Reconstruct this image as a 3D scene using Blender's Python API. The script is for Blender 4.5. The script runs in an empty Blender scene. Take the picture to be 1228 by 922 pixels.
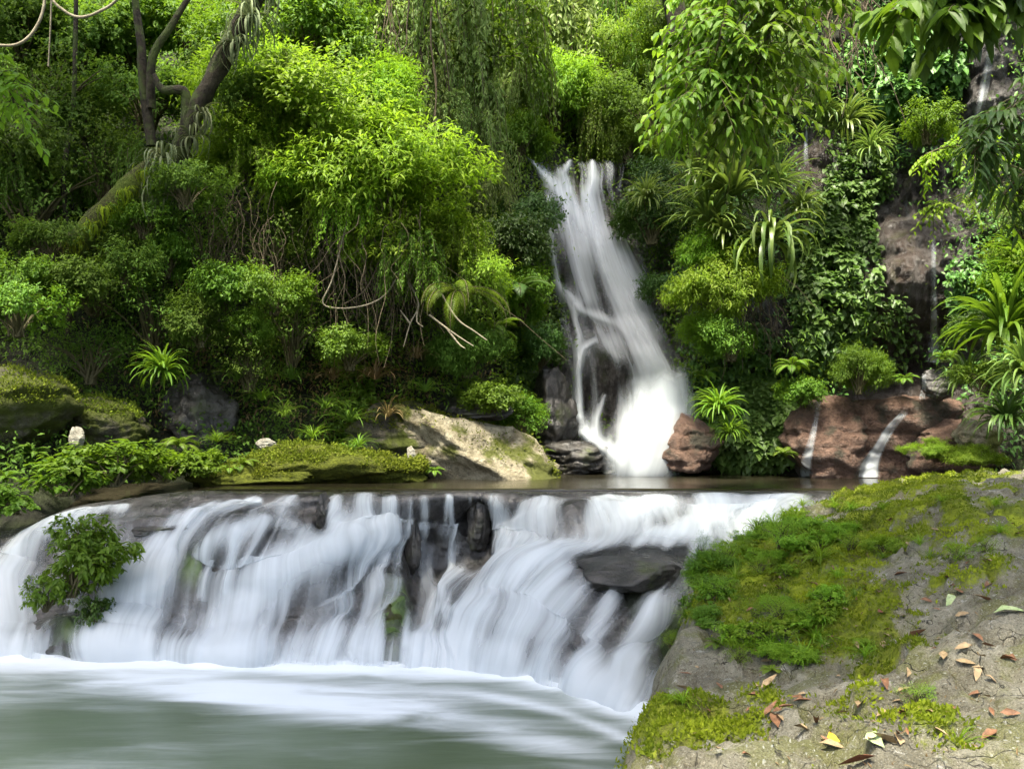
import bpy, math, random
import numpy as np
from mathutils import Vector, Matrix

# ---------------------------------------------------------------- camera, sky, sun, exposure
SC = bpy.context.scene
COL = SC.collection
F, CX, HY, HC = 1194.0, 614.0, 520.0, 2.4
cam = bpy.data.cameras.new('camera'); camo = bpy.data.objects.new('camera', cam); COL.objects.link(camo)
cam.sensor_width = 36; cam.lens = 35.0; cam.shift_y = (HY - 461) / 1228
cam.clip_start = 0.05; cam.clip_end = 500
camo.location = (0, 0, HC); camo.rotation_euler = (math.radians(90), 0, 0)
SC.camera = camo
SUN_DIR = Vector((-0.12, -0.40, 1.0)).normalized()
wd = bpy.data.worlds.new('World'); SC.world = wd; wd.use_nodes = True
nt = wd.node_tree; nt.nodes.clear()
sky = nt.nodes.new('ShaderNodeTexSky'); sky.sky_type = 'NISHITA'; sky.sun_disc = False
sky.sun_elevation = math.asin(SUN_DIR.z); sky.sun_rotation = math.atan2(SUN_DIR.x, SUN_DIR.y)
sky.air_density = 1.0; sky.dust_density = 5.0; sky.ozone_density = 0.3
bg = nt.nodes.new('ShaderNodeBackground'); bg.inputs['Strength'].default_value = 0.15
wo = nt.nodes.new('ShaderNodeOutputWorld')
nt.links.new(sky.outputs[0], bg.inputs[0]); nt.links.new(bg.outputs[0], wo.inputs[0])
sl = bpy.data.lights.new('sun', 'SUN'); sl.energy = 4.5; sl.angle = math.radians(11); sl.color = (1, 0.93, 0.77)
so = bpy.data.objects.new('sun', sl); COL.objects.link(so)
so.rotation_euler = SUN_DIR.to_track_quat('Z', 'Y').to_euler(); so.location = (-8, -6, 40)
SC.view_settings.view_transform = 'Standard'; SC.view_settings.look = 'None'
SC.view_settings.exposure = 1.95; SC.view_settings.gamma = 1.0
SC.view_settings.use_curve_mapping = False
SC.render.engine = 'CYCLES'
cy = SC.cycles
cy.max_bounces = 7; cy.diffuse_bounces = 3; cy.glossy_bounces = 3; cy.transmission_bounces = 4; cy.transparent_max_bounces = 24
cy.caustics_reflective = False; cy.caustics_refractive = False; cy.use_denoising = True
cy.sample_clamp_indirect = 6

# ---------------------------------------------------------------- numpy helpers
rng = np.random.default_rng(7)
def P(px, py, Y):
    px, py, Y = np.broadcast_arrays(np.asarray(px, float), np.asarray(py, float), np.asarray(Y, float))
    return np.stack([(px - CX) / F * Y, Y, HC - (py - HY) / F * Y], -1)
def proj(V):
    Y = np.maximum(V[..., 1], .05)
    return V[..., 0] / Y * F + CX, HY + (HC - V[..., 2]) / Y * F
def sstep(a, b, x):
    t = np.clip((x - a) / (b - a), 0, 1); return t * t * (3 - 2 * t)
def _h(i, j, k):
    n = (i.astype(np.int64) * 374761393 + j.astype(np.int64) * 668265263 + k.astype(np.int64) * 2147483647 // 7) & 0xffffffff
    n = ((n ^ (n >> 13)) * 1274126177) & 0xffffffff
    n = ((n ^ (n >> 16)) * 2246822519) & 0xffffffff
    return ((n ^ (n >> 15)) & 0xffffff) / float(0xffffff)
def vn(x, y, z):
    x, y, z = np.broadcast_arrays(np.asarray(x, float), np.asarray(y, float), np.asarray(z, float))
    i, j, k = np.floor(x), np.floor(y), np.floor(z)
    f, g, h = x - i, y - j, z - k
    f, g, h = [t * t * t * (t * (t * 6 - 15) + 10) for t in (f, g, h)]
    i, j, k = i.astype(np.int64), j.astype(np.int64), k.astype(np.int64)
    def l(a, b, t): return a + (b - a) * t
    return l(l(l(_h(i, j, k), _h(i+1, j, k), f), l(_h(i, j+1, k), _h(i+1, j+1, k), f), g),
             l(l(_h(i, j, k+1), _h(i+1, j, k+1), f), l(_h(i, j+1, k+1), _h(i+1, j+1, k+1), f), g), h)
def fbm(x, y, z, oc=4, ridged=False):
    s, a, t = 0, 1.0, 0
    for o in range(oc):
        n = vn(x * 2**o + 17.3*o, y * 2**o + 5.1*o, z * 2**o - 9.7*o)
        if ridged: n = 1 - np.abs(2*n - 1)
        s = s + a*n; t += a; a *= .5
    return s / t            # 0..1
def catmull(A, n, axis):
    A = np.moveaxis(np.asarray(A, float), axis, 0); m = A.shape[0]
    t = np.linspace(0, m - 1, n); i = np.minimum(t.astype(int), m - 2); f = (t - i).reshape((-1,) + (1,) * (A.ndim - 1))
    p0, p1, p2, p3 = A[np.maximum(i-1, 0)], A[i], A[i+1], A[np.minimum(i+2, m-1)]
    R = .5 * (2*p1 + (p2-p0)*f + (2*p0 - 5*p1 + 4*p2 - p3)*f*f + (3*p1 - p0 - 3*p2 + p3)*f**3)
    return np.moveaxis(R, 0, axis)
def nrm(v): return v / np.maximum(np.linalg.norm(v, axis=-1, keepdims=True), 1e-9)

# ---------------------------------------------------------------- object helpers
def mesh(name, V, Fc, mats, smooth=True, attrs=None, uv=None):
    V = np.asarray(V, np.float32).reshape(-1, 3); Fc = np.asarray(Fc, np.int32)
    me = bpy.data.meshes.new(name); k = Fc.shape[1]; m = Fc.shape[0]
    me.vertices.add(len(V)); me.vertices.foreach_set('co', V.ravel())
    me.loops.add(m * k); me.loops.foreach_set('vertex_index', Fc.ravel())
    me.polygons.add(m); me.polygons.foreach_set('loop_start', np.arange(0, m*k, k, dtype=np.int32))
    me.polygons.foreach_set('loop_total', np.full(m, k, np.int32))
    me.polygons.foreach_set('use_smooth', np.full(m, smooth))
    for a, val in (attrs or {}).items():
        at = me.attributes.new(a, 'FLOAT', 'POINT'); at.data.foreach_set('value', np.asarray(val, np.float32).ravel())
    if uv is not None:
        ul = me.uv_layers.new(name='flow'); ul.data.foreach_set('uv', np.asarray(uv, np.float32)[Fc.ravel()].ravel())
    for mm in (mats if isinstance(mats, (list, tuple)) else [mats]): me.materials.append(mm)
    me.update(calc_edges=True); me.validate()
    return me
def link(name, data, parent=None, loc=None, **props):
    o = bpy.data.objects.new(name, data); COL.objects.link(o)
    if parent is not None: o.parent = parent
    if loc is not None: o.location = loc
    for k, v in props.items():
        if v is not None: o[k] = v
    return o
def struct(name, me, **kw): return link(name, me, kind='structure', **kw)
def thing(name, label, cat, loc, group=None, data=None):
    return link(name, data, None, loc, label=label, category=cat, group=group)
def gridfaces(nu, nv):
    i = np.arange(nu - 1)[:, None] * nv + np.arange(nv - 1)[None]
    return np.stack([i, i + nv, i + nv + 1, i + 1], -1).reshape(-1, 4)
class MB:               # collects tri/quad pieces (quads kept by repeating nothing: all quads)
    def __init__(s): s.V, s.F, s.n, s.A = [], [], 0, []
    def add(s, V, Fc, a=None):
        V = np.asarray(V, float).reshape(-1, 3)
        s.V.append(V); s.F.append(np.asarray(Fc) + s.n); s.n += len(V)
        s.A.append(np.full(len(V), rng.random()) if a is None else np.broadcast_to(a, len(V)))
    def build(s, name, mat, smooth=True): return mesh(name, np.concatenate(s.V), np.concatenate(s.F), mat, smooth, {'rnd': np.concatenate(s.A)})
def tube(pts, rad, n=8, sub=4, bark=0.0, seed=0):
    pts = np.asarray(pts, float); m = (len(pts) - 1) * sub + 1
    p = catmull(pts, m, 0); r = np.interp(np.linspace(0, 1, m), np.linspace(0, 1, len(np.atleast_1d(rad))), np.atleast_1d(rad))
    t = nrm(np.gradient(p, axis=0)); ref = np.array([.13, .9, .41]); ref = ref / np.linalg.norm(ref)
    x = nrm(np.cross(t, ref)); y = np.cross(t, x)
    a = np.linspace(0, 2*np.pi, n, endpoint=False)
    rr = r[:, None] * np.ones(n)[None]
    if bark: rr = rr * (1 + bark * (2 * fbm(np.cos(a)[None]*2 + seed, np.sin(a)[None]*2, np.linspace(0, m*.35, m)[:, None], 3) - 1))
    V = p[:, None] + rr[..., None] * (np.cos(a)[None, :, None] * x[:, None] + np.sin(a)[None, :, None] * y[:, None])
    i = np.arange(m - 1)[:, None] * n + np.arange(n)[None]; j = np.arange(m - 1)[:, None] * n + (np.arange(n)[None] + 1) % n
    return V.reshape(-1, 3), np.stack([i, j, j + n, i + n], -1).reshape(-1, 4)

# ---------------------------------------------------------------- materials
def N(nt, t, **kw):
    n = nt.nodes.new(t)
    for k, v in kw.items():
        if k.startswith('i_'): n.inputs[k[2:].replace('_', ' ')].default_value = v
        else: setattr(n, k, v)
    return n
def newmat(name):
    m = bpy.data.materials.new(name); m.use_nodes = True; m.node_tree.nodes.clear()
    return m, m.node_tree, m.node_tree.links.new
def mixc(nt, L, f, a, b):
    n = N(nt, 'ShaderNodeMix', data_type='RGBA')
    for s, v in ((n.inputs[0], f), (n.inputs[6], a), (n.inputs[7], b)):
        if hasattr(v, 'links'): L(v, s)
        else: s.default_value = v if not isinstance(v, tuple) else (*v, 1)[:4]
    return n.outputs[2]
def ramp(nt, L, src, lo, hi, a=0.0, b=1.0):
    n = N(nt, 'ShaderNodeMapRange', interpolation_type='SMOOTHSTEP'); L(src, n.inputs[0])
    for i, v in zip((1, 2, 3, 4), (lo, hi, a, b)): n.inputs[i].default_value = v
    return n.outputs[0]
def noise(nt, L, co, scale, detail=5, rough=.6, dist=0.0, sx=None):
    if sx:
        mp = N(nt, 'ShaderNodeMapping'); L(co, mp.inputs[0]); mp.inputs['Scale'].default_value = sx; co = mp.outputs[0]
    n = N(nt, 'ShaderNodeTexNoise', i_Scale=scale, i_Detail=detail, i_Roughness=rough, i_Distortion=dist); L(co, n.inputs['Vector'])
    return n.outputs[0]
def math_(nt, L, op, a, b=None, clamp=False):
    n = N(nt, 'ShaderNodeMath', operation=op, use_clamp=clamp)
    for s, v in zip(n.inputs, (a, b)):
        if v is None: continue
        if hasattr(v, 'links'): L(v, s)
        else: s.default_value = v
    return n.outputs[0]
def attr(nt, name): return N(nt, 'ShaderNodeAttribute', attribute_name=name).outputs['Fac']
def mat_leaf(name, c1, c2, tc, tf=.38, rough=.5, spec=.25):
    m, nt, L = newmat(name)
    r = attr(nt, 'rnd'); oi = N(nt, 'ShaderNodeObjectInfo')
    col = mixc(nt, L, r, c1, c2)
    hs = N(nt, 'ShaderNodeHueSaturation'); L(col, hs.inputs['Color'])
    L(ramp(nt, L, oi.outputs['Random'], 0, 1, .487, .513), hs.inputs['Hue']); L(ramp(nt, L, oi.outputs['Random'], 0, 1, .82, 1.2), hs.inputs['Value'])
    p = N(nt, 'ShaderNodeBsdfPrincipled', i_Roughness=rough); p.inputs['Specular IOR Level'].default_value = spec
    L(hs.outputs[0], p.inputs['Base Color'])
    t = N(nt, 'ShaderNodeBsdfTranslucent'); L(mixc(nt, L, .6, hs.outputs[0], tc), t.inputs[0])
    mx = N(nt, 'ShaderNodeMixShader', i_Fac=tf); L(p.outputs[0], mx.inputs[1]); L(t.outputs[0], mx.inputs[2])
    o = N(nt, 'ShaderNodeOutputMaterial'); L(mx.outputs[0], o.inputs[0]); return m
def mat_plain(name, c1, c2, rough=.8, sc=6, bump=.4, spec=.3, sx=None, moss=None, mossv=(.5, .65), fine=.75):
    m, nt, L = newmat(name); co = N(nt, 'ShaderNodeTexCoord').outputs['Object']
    n = noise(nt, L, co, sc, 8, .65, sx=sx)
    col = mixc(nt, L, ramp(nt, L, n, .3, .7), c1, c2)
    if fine: col = mixc(nt, L, ramp(nt, L, noise(nt, L, co, sc*3.7, 8, .75), .5, .66, 0, fine), col, tuple(v*.3 for v in c1))
    if moss:
        n2 = noise(nt, L, co, sc * .35, 6, .6); col = mixc(nt, L, ramp(nt, L, n2, *mossv), col, moss)
    p = N(nt, 'ShaderNodeBsdfPrincipled', i_Roughness=rough); p.inputs['Specular IOR Level'].default_value = spec
    L(col, p.inputs['Base Color'])
    b = N(nt, 'ShaderNodeBump', i_Strength=bump, i_Distance=.12 if bump > .85 else .05); L(noise(nt, L, co, sc * 2.5, 10, .7, sx=sx), b.inputs['Height']); L(b.outputs[0], p.inputs['Normal'])
    o = N(nt, 'ShaderNodeOutputMaterial'); L(p.outputs[0], o.inputs[0]); return m

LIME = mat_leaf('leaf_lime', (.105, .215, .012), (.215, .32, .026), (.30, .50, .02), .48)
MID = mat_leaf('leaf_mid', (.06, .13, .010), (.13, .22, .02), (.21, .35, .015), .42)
PALE = mat_leaf('leaf_pale', (.13, .22, .045), (.25, .33, .10), (.3, .42, .05), .45)
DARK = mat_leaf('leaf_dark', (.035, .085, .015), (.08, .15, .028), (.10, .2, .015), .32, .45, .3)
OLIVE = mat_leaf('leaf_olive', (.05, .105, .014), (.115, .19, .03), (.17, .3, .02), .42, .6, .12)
IVY = mat_leaf('leaf_ivy', (.045, .115, .022), (.12, .22, .045), (.10, .22, .015), .25, .45, .3)
STRAP = mat_leaf('leaf_strap', (.07, .13, .022), (.17, .235, .055), (.2, .3, .03), .34, .38, .5)
DRY = mat_leaf('leaf_dry', (.11, .075, .03), (.26, .2, .09), (.2, .14, .05), .3, .6, .2)
MOSSD = mat_leaf('moss_blade_dark', (.055, .08, .010), (.17, .21, .018), (.16, .22, .01), .3, .7, .1)
MOSSB = mat_leaf('moss_blade', (.065, .105, .010), (.25, .33, .018), (.30, .42, .012), .4, .7, .1)
BARK = mat_plain('bark', (.018, .015, .010), (.055, .046, .03), .9, 7, .8, moss=(.055, .075, .02), mossv=(.48, .6))
MOSSBARK = mat_plain('mossy_bark', (.05, .05, .018), (.11, .125, .03), .95, 9, .9, moss=(.10, .14, .02), mossv=(.42, .55))
VINE = mat_plain('vine_bark', (.055, .043, .026), (.15, .12, .075), .9, 20, .3)
PALEWOOD = mat_plain('pale_wood', (.14, .12, .08), (.26, .235, .17), .8, 18, .3)
STEM = mat_plain('stem', (.05, .045, .02), (.10, .09, .04), .8, 20, .2)
ROCKDARK = mat_plain('wet_and_shade_rock', (.012, .012, .011), (.06, .055, .048), .3, 3, .8, .5, moss=(.05, .065, .015), mossv=(.58, .7))
ROCKRED = mat_plain('red_rock', (.075, .042, .028), (.20, .125, .09), .5, 5, 1.0, .4, moss=(.05, .045, .03), mossv=(.5, .62))
ROCKPALE = mat_plain('pale_rock', (.13, .11, .065), (.38, .345, .245), .85, 4, 1.0, .2, moss=(.08, .09, .02), mossv=(.5, .6))
ROCKMOSS = mat_plain('mossy_rock', (.04, .038, .028), (.12, .11, .08), .85, 5, 1.0, .2, moss=(.065, .08, .014), mossv=(.4, .55))

def mat_water(name='white_water', k=2.3, top=.97):
    m, nt, L = newmat(name)
    uv = N(nt, 'ShaderNodeUVMap', uv_map='flow').outputs[0]; cov = attr(nt, 'cov')
    n0 = noise(nt, L, uv, 1.0, 3, .5, .2, sx=(2.0, .35, 1)); n1 = noise(nt, L, uv, 1.0, 3, .5, .1, sx=(5.5, .3, 1)); n2 = noise(nt, L, uv, 1.0, 2, .5, 0, sx=(20, .4, 1))
    s = math_(nt, L, 'ADD', math_(nt, L, 'MULTIPLY', n0, .62), math_(nt, L, 'ADD', math_(nt, L, 'MULTIPLY', n1, .55), math_(nt, L, 'MULTIPLY', n2, .12)))
    a = math_(nt, L, 'ADD', math_(nt, L, 'MULTIPLY', math_(nt, L, 'SUBTRACT', s, .635), k), cov)
    al = ramp(nt, L, a, -.1, 1.0, 0, top)
    d = N(nt, 'ShaderNodeBsdfPrincipled', i_Roughness=.45); d.inputs['Base Color'].default_value = (.61, .66, .69, 1); d.inputs['Specular IOR Level'].default_value = .3
    b = N(nt, 'ShaderNodeBump', i_Strength=.15, i_Distance=.03); L(s, b.inputs['Height']); L(b.outputs[0], d.inputs['Normal'])
    t = N(nt, 'ShaderNodeBsdfTranslucent'); t.inputs[0].default_value = (.61, .66, .69, 1)
    w = N(nt, 'ShaderNodeMixShader', i_Fac=.35); L(d.outputs[0], w.inputs[1]); L(t.outputs[0], w.inputs[2])
    tr = N(nt, 'ShaderNodeBsdfTransparent'); mx = N(nt, 'ShaderNodeMixShader'); L(al, mx.inputs[0]); L(tr.outputs[0], mx.inputs[1]); L(w.outputs[0], mx.inputs[2])
    o = N(nt, 'ShaderNodeOutputMaterial'); L(mx.outputs[0], o.inputs[0]); return m
WATER = mat_water(); MIST = mat_water('mist', .7, .8)
def mat_pool(name, deep, milky, rough, bumpstr, sx):
    m, nt, L = newmat(name); co = N(nt, 'ShaderNodeTexCoord').outputs['Object']
    f = attr(nt, 'foam'); st = noise(nt, L, co, 1, 5, .55, .6, sx=sx)
    fm = ramp(nt, L, math_(nt, L, 'ADD', f, math_(nt, L, 'MULTIPLY', math_(nt, L, 'SUBTRACT', st, .5), 1.1)), .05, 1.0)
    big = noise(nt, L, co, .35, 2, .5)
    base = mixc(nt, L, ramp(nt, L, big, .35, .65), deep, milky)
    p = N(nt, 'ShaderNodeBsdfPrincipled', i_Roughness=rough, i_IOR=1.33)
    L(mixc(nt, L, fm, base, (.61, .66, .69)), p.inputs['Base Color']); L(ramp(nt, L, fm, 0, 1, rough, .55), p.inputs['Roughness'])
    b = N(nt, 'ShaderNodeBump', i_Strength=bumpstr, i_Distance=.05); L(noise(nt, L, co, 1, 4, .5, .3, sx=tuple(v * 1.7 for v in sx)), b.inputs['Height']); L(b.outputs[0], p.inputs['Normal'])
    o = N(nt, 'ShaderNodeOutputMaterial'); L(p.outputs[0], o.inputs[0]); return m
POOL = mat_pool('pool_water', (.045, .068, .03), (.105, .14, .095), .3, .12, (.9, 3.2, 1))
UPOOL = mat_pool('stream_water', (.010, .009, .005), (.028, .025, .016), .12, .3, (1.6, 6, 1))
def mat_wall():
    m, nt, L = newmat('cliff'); co = N(nt, 'ShaderNodeTexCoord').outputs['Object']
    n = noise(nt, L, co, 1.3, 9, .65); n2 = noise(nt, L, co, 5, 8, .7); rk = attr(nt, 'rock'); rd = attr(nt, 'red')
    soil = mixc(nt, L, ramp(nt, L, n, .38, .62), (.010, .011, .004), (.03, .042, .009))
    n3 = noise(nt, L, co, 14, 6, .7, sx=(1, 1, .45)); rock = mixc(nt, L, ramp(nt, L, n2, .35, .65), (.016, .014, .011), (.12, .11, .10)); rock = mixc(nt, L, ramp(nt, L, n3, .5, .7, 0, .7), rock, (.20, .20, .20)); n5 = noise(nt, L, co, 1.0, 6, .7, sx=(4, 4, .45)); rock = mixc(nt, L, ramp(nt, L, n5, .46, .6, 0, .9), rock, (.014, .012, .010)); rock = mixc(nt, L, ramp(nt, L, n, .55, .65, 0, .8), rock, (.04, .055, .012))
    rock = mixc(nt, L, math_(nt, L, 'MULTIPLY', rd, ramp(nt, L, n, .3, .6, .5, 1)), rock, (.065, .038, .024))
    col = mixc(nt, L, rk, soil, rock)
    p = N(nt, 'ShaderNodeBsdfPrincipled'); L(col, p.inputs['Base Color']); L(ramp(nt, L, rk, 0, 1, .9, .38), p.inputs['Roughness'])
    b = N(nt, 'ShaderNodeBump', i_Strength=1.0, i_Distance=.14); L(math_(nt, L, 'ADD', n2, math_(nt, L, 'MULTIPLY', n3, .7)), b.inputs['Height']); L(b.outputs[0], p.inputs['Normal'])
    o = N(nt, 'ShaderNodeOutputMaterial'); L(p.outputs[0], o.inputs[0]); return m
WALL = mat_wall()
def mat_bed():
    m, nt, L = newmat('stream_rock'); co = N(nt, 'ShaderNodeTexCoord').outputs['Object']
    n = noise(nt, L, co, 2.2, 9, .65); n2 = noise(nt, L, co, 7, 8, .7, sx=(1, 1, .5)); ms = attr(nt, 'moss')
    col = mixc(nt, L, ramp(nt, L, n2, .3, .7), (.010, .010, .010), (.06, .058, .056))
    col = mixc(nt, L, math_(nt, L, 'MULTIPLY', ms, ramp(nt, L, n, .35, .55)), col, (.06, .11, .015))
    p = N(nt, 'ShaderNodeBsdfPrincipled', i_Roughness=.22); L(col, p.inputs['Base Color']); L(ramp(nt, L, n, .3, .7, .15, .45), p.inputs['Roughness'])
    b = N(nt, 'ShaderNodeBump', i_Strength=.7, i_Distance=.05); L(n2, b.inputs['Height']); L(b.outputs[0], p.inputs['Normal'])
    o = N(nt, 'ShaderNodeOutputMaterial'); L(p.outputs[0], o.inputs[0]); return m
BED = mat_bed()
def mat_boulder():
    m, nt, L = newmat('foreground_rock'); co = N(nt, 'ShaderNodeTexCoord').outputs['Object']
    ms = attr(nt, 'moss'); wet = attr(nt, 'wet')
    n = noise(nt, L, co, 2.0, 10, .7); n2 = noise(nt, L, co, 11, 10, .75); n3 = noise(nt, L, co, 40, 6, .7); n4 = noise(nt, L, co, 4.3, 5, .6)
    col = mixc(nt, L, ramp(nt, L, n, .32, .68), (.15, .138, .09), (.39, .37, .275))
    col = mixc(nt, L, ramp(nt, L, n2, .54, .66), col, (.12, .105, .065))
    col = mixc(nt, L, ramp(nt, L, n2, .44, .34), col, (.54, .53, .46))
    col = mixc(nt, L, ramp(nt, L, n3, .55, .66, 0, .8), col, (.10, .09, .06))
    col = mixc(nt, L, ramp(nt, L, n4, .47, .62, 0, .7), col, (.17, .18, .045))
    vo = N(nt, 'ShaderNodeTexVoronoi', feature='DISTANCE_TO_EDGE', i_Scale=2.3); wv = N(nt, 'ShaderNodeVectorMath', operation='ADD'); nv_ = N(nt, 'ShaderNodeTexNoise', i_Scale=1.6, i_Detail=5.0); L(co, nv_.inputs['Vector']); L(co, wv.inputs[0]); L(nv_.outputs['Color'], wv.inputs[1]); L(wv.outputs[0], vo.inputs['Vector']); crk = ramp(nt, L, vo.outputs['Distance'], 0, .009, 1, 0)
    col = mixc(nt, L, math_(nt, L, 'MULTIPLY', crk, ramp(nt, L, n, .42, .56)), col, (.03, .026, .018))
    n6 = noise(nt, L, co, 130, 4, .8); sp = N(nt, 'ShaderNodeTexVoronoi', i_Scale=26.0); L(wv.outputs[0], sp.inputs['Vector'])
    col = mixc(nt, L, ramp(nt, L, n6, .54, .64, 0, .75), col, (.06, .055, .04)); col = mixc(nt, L, ramp(nt, L, n6, .44, .36, 0, .5), col, (.60, .58, .50))
    col = mixc(nt, L, math_(nt, L, 'MULTIPLY', ramp(nt, L, sp.outputs['Distance'], .22, .14), ramp(nt, L, n4, .48, .6, 0, .8)), col, (.50, .51, .44))
    mc = mixc(nt, L, ramp(nt, L, n2, .35, .65), (.11, .15, .014), (.30, .36, .025)); mc = mixc(nt, L, ramp(nt, L, n, .5, .64, 0, .8), mc, (.10, .09, .035)); mc = mixc(nt, L, ramp(nt, L, n4, .52, .66, 0, .8), mc, (.42, .50, .03))
    mf = ramp(nt, L, math_(nt, L, 'ADD', ms, math_(nt, L, 'MULTIPLY', math_(nt, L, 'SUBTRACT', n2, .5), 1.3)), .3, .62)
    col = mixc(nt, L, mf, col, mc)
    col = mixc(nt, L, wet, col, (.025, .024, .018))
    p = N(nt, 'ShaderNodeBsdfPrincipled'); p.inputs['Specular IOR Level'].default_value = .25; L(col, p.inputs['Base Color']); L(ramp(nt, L, wet, 0, 1, .9, .3), p.inputs['Roughness'])
    h = math_(nt, L, 'SUBTRACT', math_(nt, L, 'ADD', n2, math_(nt, L, 'ADD', math_(nt, L, 'MULTIPLY', n3, .8), math_(nt, L, 'MULTIPLY', n6, .25))), math_(nt, L, 'MULTIPLY', crk, .5))
    b = N(nt, 'ShaderNodeBump', i_Strength=1.0, i_Distance=.07); L(h, b.inputs['Height']); L(b.outputs[0], p.inputs['Normal'])
    o = N(nt, 'ShaderNodeOutputMaterial'); L(p.outputs[0], o.inputs[0]); return m
BOULDER = mat_boulder()

# ---------------------------------------------------------------- hillside and cliff (one terrain)
U = 1.68                                   # level of the upper pool
Wc = np.array([-500, 0, 200, 400, 500, 600, 660, 720, 790, 840, 920, 1000, 1100, 1228, 1700], float)
Wz = np.array([1.2, 2.5, 4, 6, 9, 13, 22], float)
Wy = np.array([[8, 9, 10, 11.5, 13, 15, 19], [12.6, 14, 15.5, 17, 19, 21.5, 27], [14.6, 15.8, 17, 18, 19.8, 22, 28],
    [15.6, 16.4, 17.3, 18.2, 20, 22.5, 28], [16, 16.8, 17.6, 18.4, 20.5, 23.5, 30], [17.3, 18, 18.6, 19.2, 21.4, 25, 32], [18.7, 19.3, 19.7, 20.1, 22.4, 27, 35],
    [19.2, 19.9, 20.2, 20.6, 23, 28, 36], [19, 19.6, 20, 20.4, 22.4, 26, 33], [18.2, 18.6, 18.9, 19.2, 20.3, 22.5, 29], [17.7, 18, 18.2, 18.5, 19.2, 20.5, 25],
    [17.3, 17.8, 18, 18.2, 18.6, 19.4, 22], [17, 17.4, 17.6, 17.7, 17.9, 18.4, 20], [15.2, 15.6, 15.9, 16.2, 16.5, 17, 18.5], [10.5, 11, 11.5, 12, 12.5, 13, 15]])
def lin2(px, z):
    i = np.clip(np.searchsorted(Wc, px) - 1, 0, len(Wc) - 2); f = np.clip((px - Wc[i]) / (Wc[i+1] - Wc[i]), 0, 1); f = f*f*(3-2*f)
    j = np.clip(np.searchsorted(Wz, z) - 1, 0, len(Wz) - 2); g = np.clip((z - Wz[j]) / (Wz[j+1] - Wz[j]), 0, 1)
    return (Wy[i, j]*(1-f) + Wy[i+1, j]*f)*(1-g) + (Wy[i, j+1]*(1-f) + Wy[i+1, j+1]*f)*g
def wallY(px, z):
    px, z = np.broadcast_arrays(np.asarray(px, float), np.asarray(z, float))
    Y = lin2(px, z); x = (px - CX) / F * Y
    falls = np.exp(-((px - 735) / 85)**2)
    Y = Y + (fbm(x*.45 + 3, z*.45, 2.2, 4) - .5) * 1.9 * (1 - .75*falls) + (fbm(x*1.6, z*1.3, 7, 3) - .5) * .45 - (fbm(x*2.6, z*2.2, 4, 4, True) - .6) * .42 * sstep(850, 960, px) - (fbm(x*6.5, z*5, 4, 3, True) - .6) * .20 * sstep(900, 1000, px) - .5*np.exp(-((px - 722)/60)**2)*sstep(4.6, 4.15, z)*sstep(1.6, 2.4, z)
    # overhanging brown buttress on the wet cliff, hollow beneath it, ledge above the falls
    Y = Y - .9*np.exp(-((px-1085)/70)**2 - ((z-5.2)/.9)**2) + .7*np.exp(-((px-1090)/70)**2 - ((z-3.6)/.6)**2)
    Y = Y - .8*np.exp(-((px-1090)/90)**2 - ((z-2.3)/.6)**2) + .5*np.exp(-((px-905)/45)**2 - ((z-3.6)/.7)**2)
    return Y
def wall_at(px, py):                        # depth of the terrain seen at a pixel of the 1228 x 922 layout
    px, py = np.broadcast_arrays(np.asarray(px, float), np.asarray(py, float)); Y = np.full(px.shape, 18.0)
    for _ in range(14): Y = .5*Y + .5*wallY(px, HC - (py - HY)/F*Y)
    return Y
pxs = np.concatenate([np.linspace(-480, 840, 270), np.linspace(843, 1260, 190), np.linspace(1266, 1680, 60)]); zs = np.concatenate([np.linspace(1.0, 10, 170), np.linspace(10.1, 22, 60)])
PX, Z = np.meshgrid(pxs, zs, indexing='ij'); Yw = wallY(PX, Z)
V = np.stack([(PX - CX)/F*Yw, Yw, Z], -1); ppx, ppy = proj(V)
def blob(x, y, cx, cy_, sx, sy): return np.exp(-((x-cx)/sx)**2 - ((y-cy_)/sy)**2)
rock = sstep(.35, .6, blob(ppx, ppy, 735, 380, 110, 260) + blob(ppx, ppy, 1095, 330, 85, 190) + blob(ppx, ppy, 1180, 90, 80, 120) + blob(ppx, ppy, 1070, 520, 150, 60) + blob(ppx, ppy, 975, 190, 40, 45) + .8*blob(ppx, ppy, 910, 400, 50, 50))
red = .6*np.clip(blob(ppx, ppy, 1070, 510, 160, 60) + blob(ppx, ppy, 1080, 340, 60, 90)*.8 + .7*blob(ppx, ppy, 975, 190, 35, 40), 0, 1)
struct('hillside', mesh('hillside', V, gridfaces(len(pxs), len(zs)), WALL, True, {'rock': rock, 'red': red}))

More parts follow.
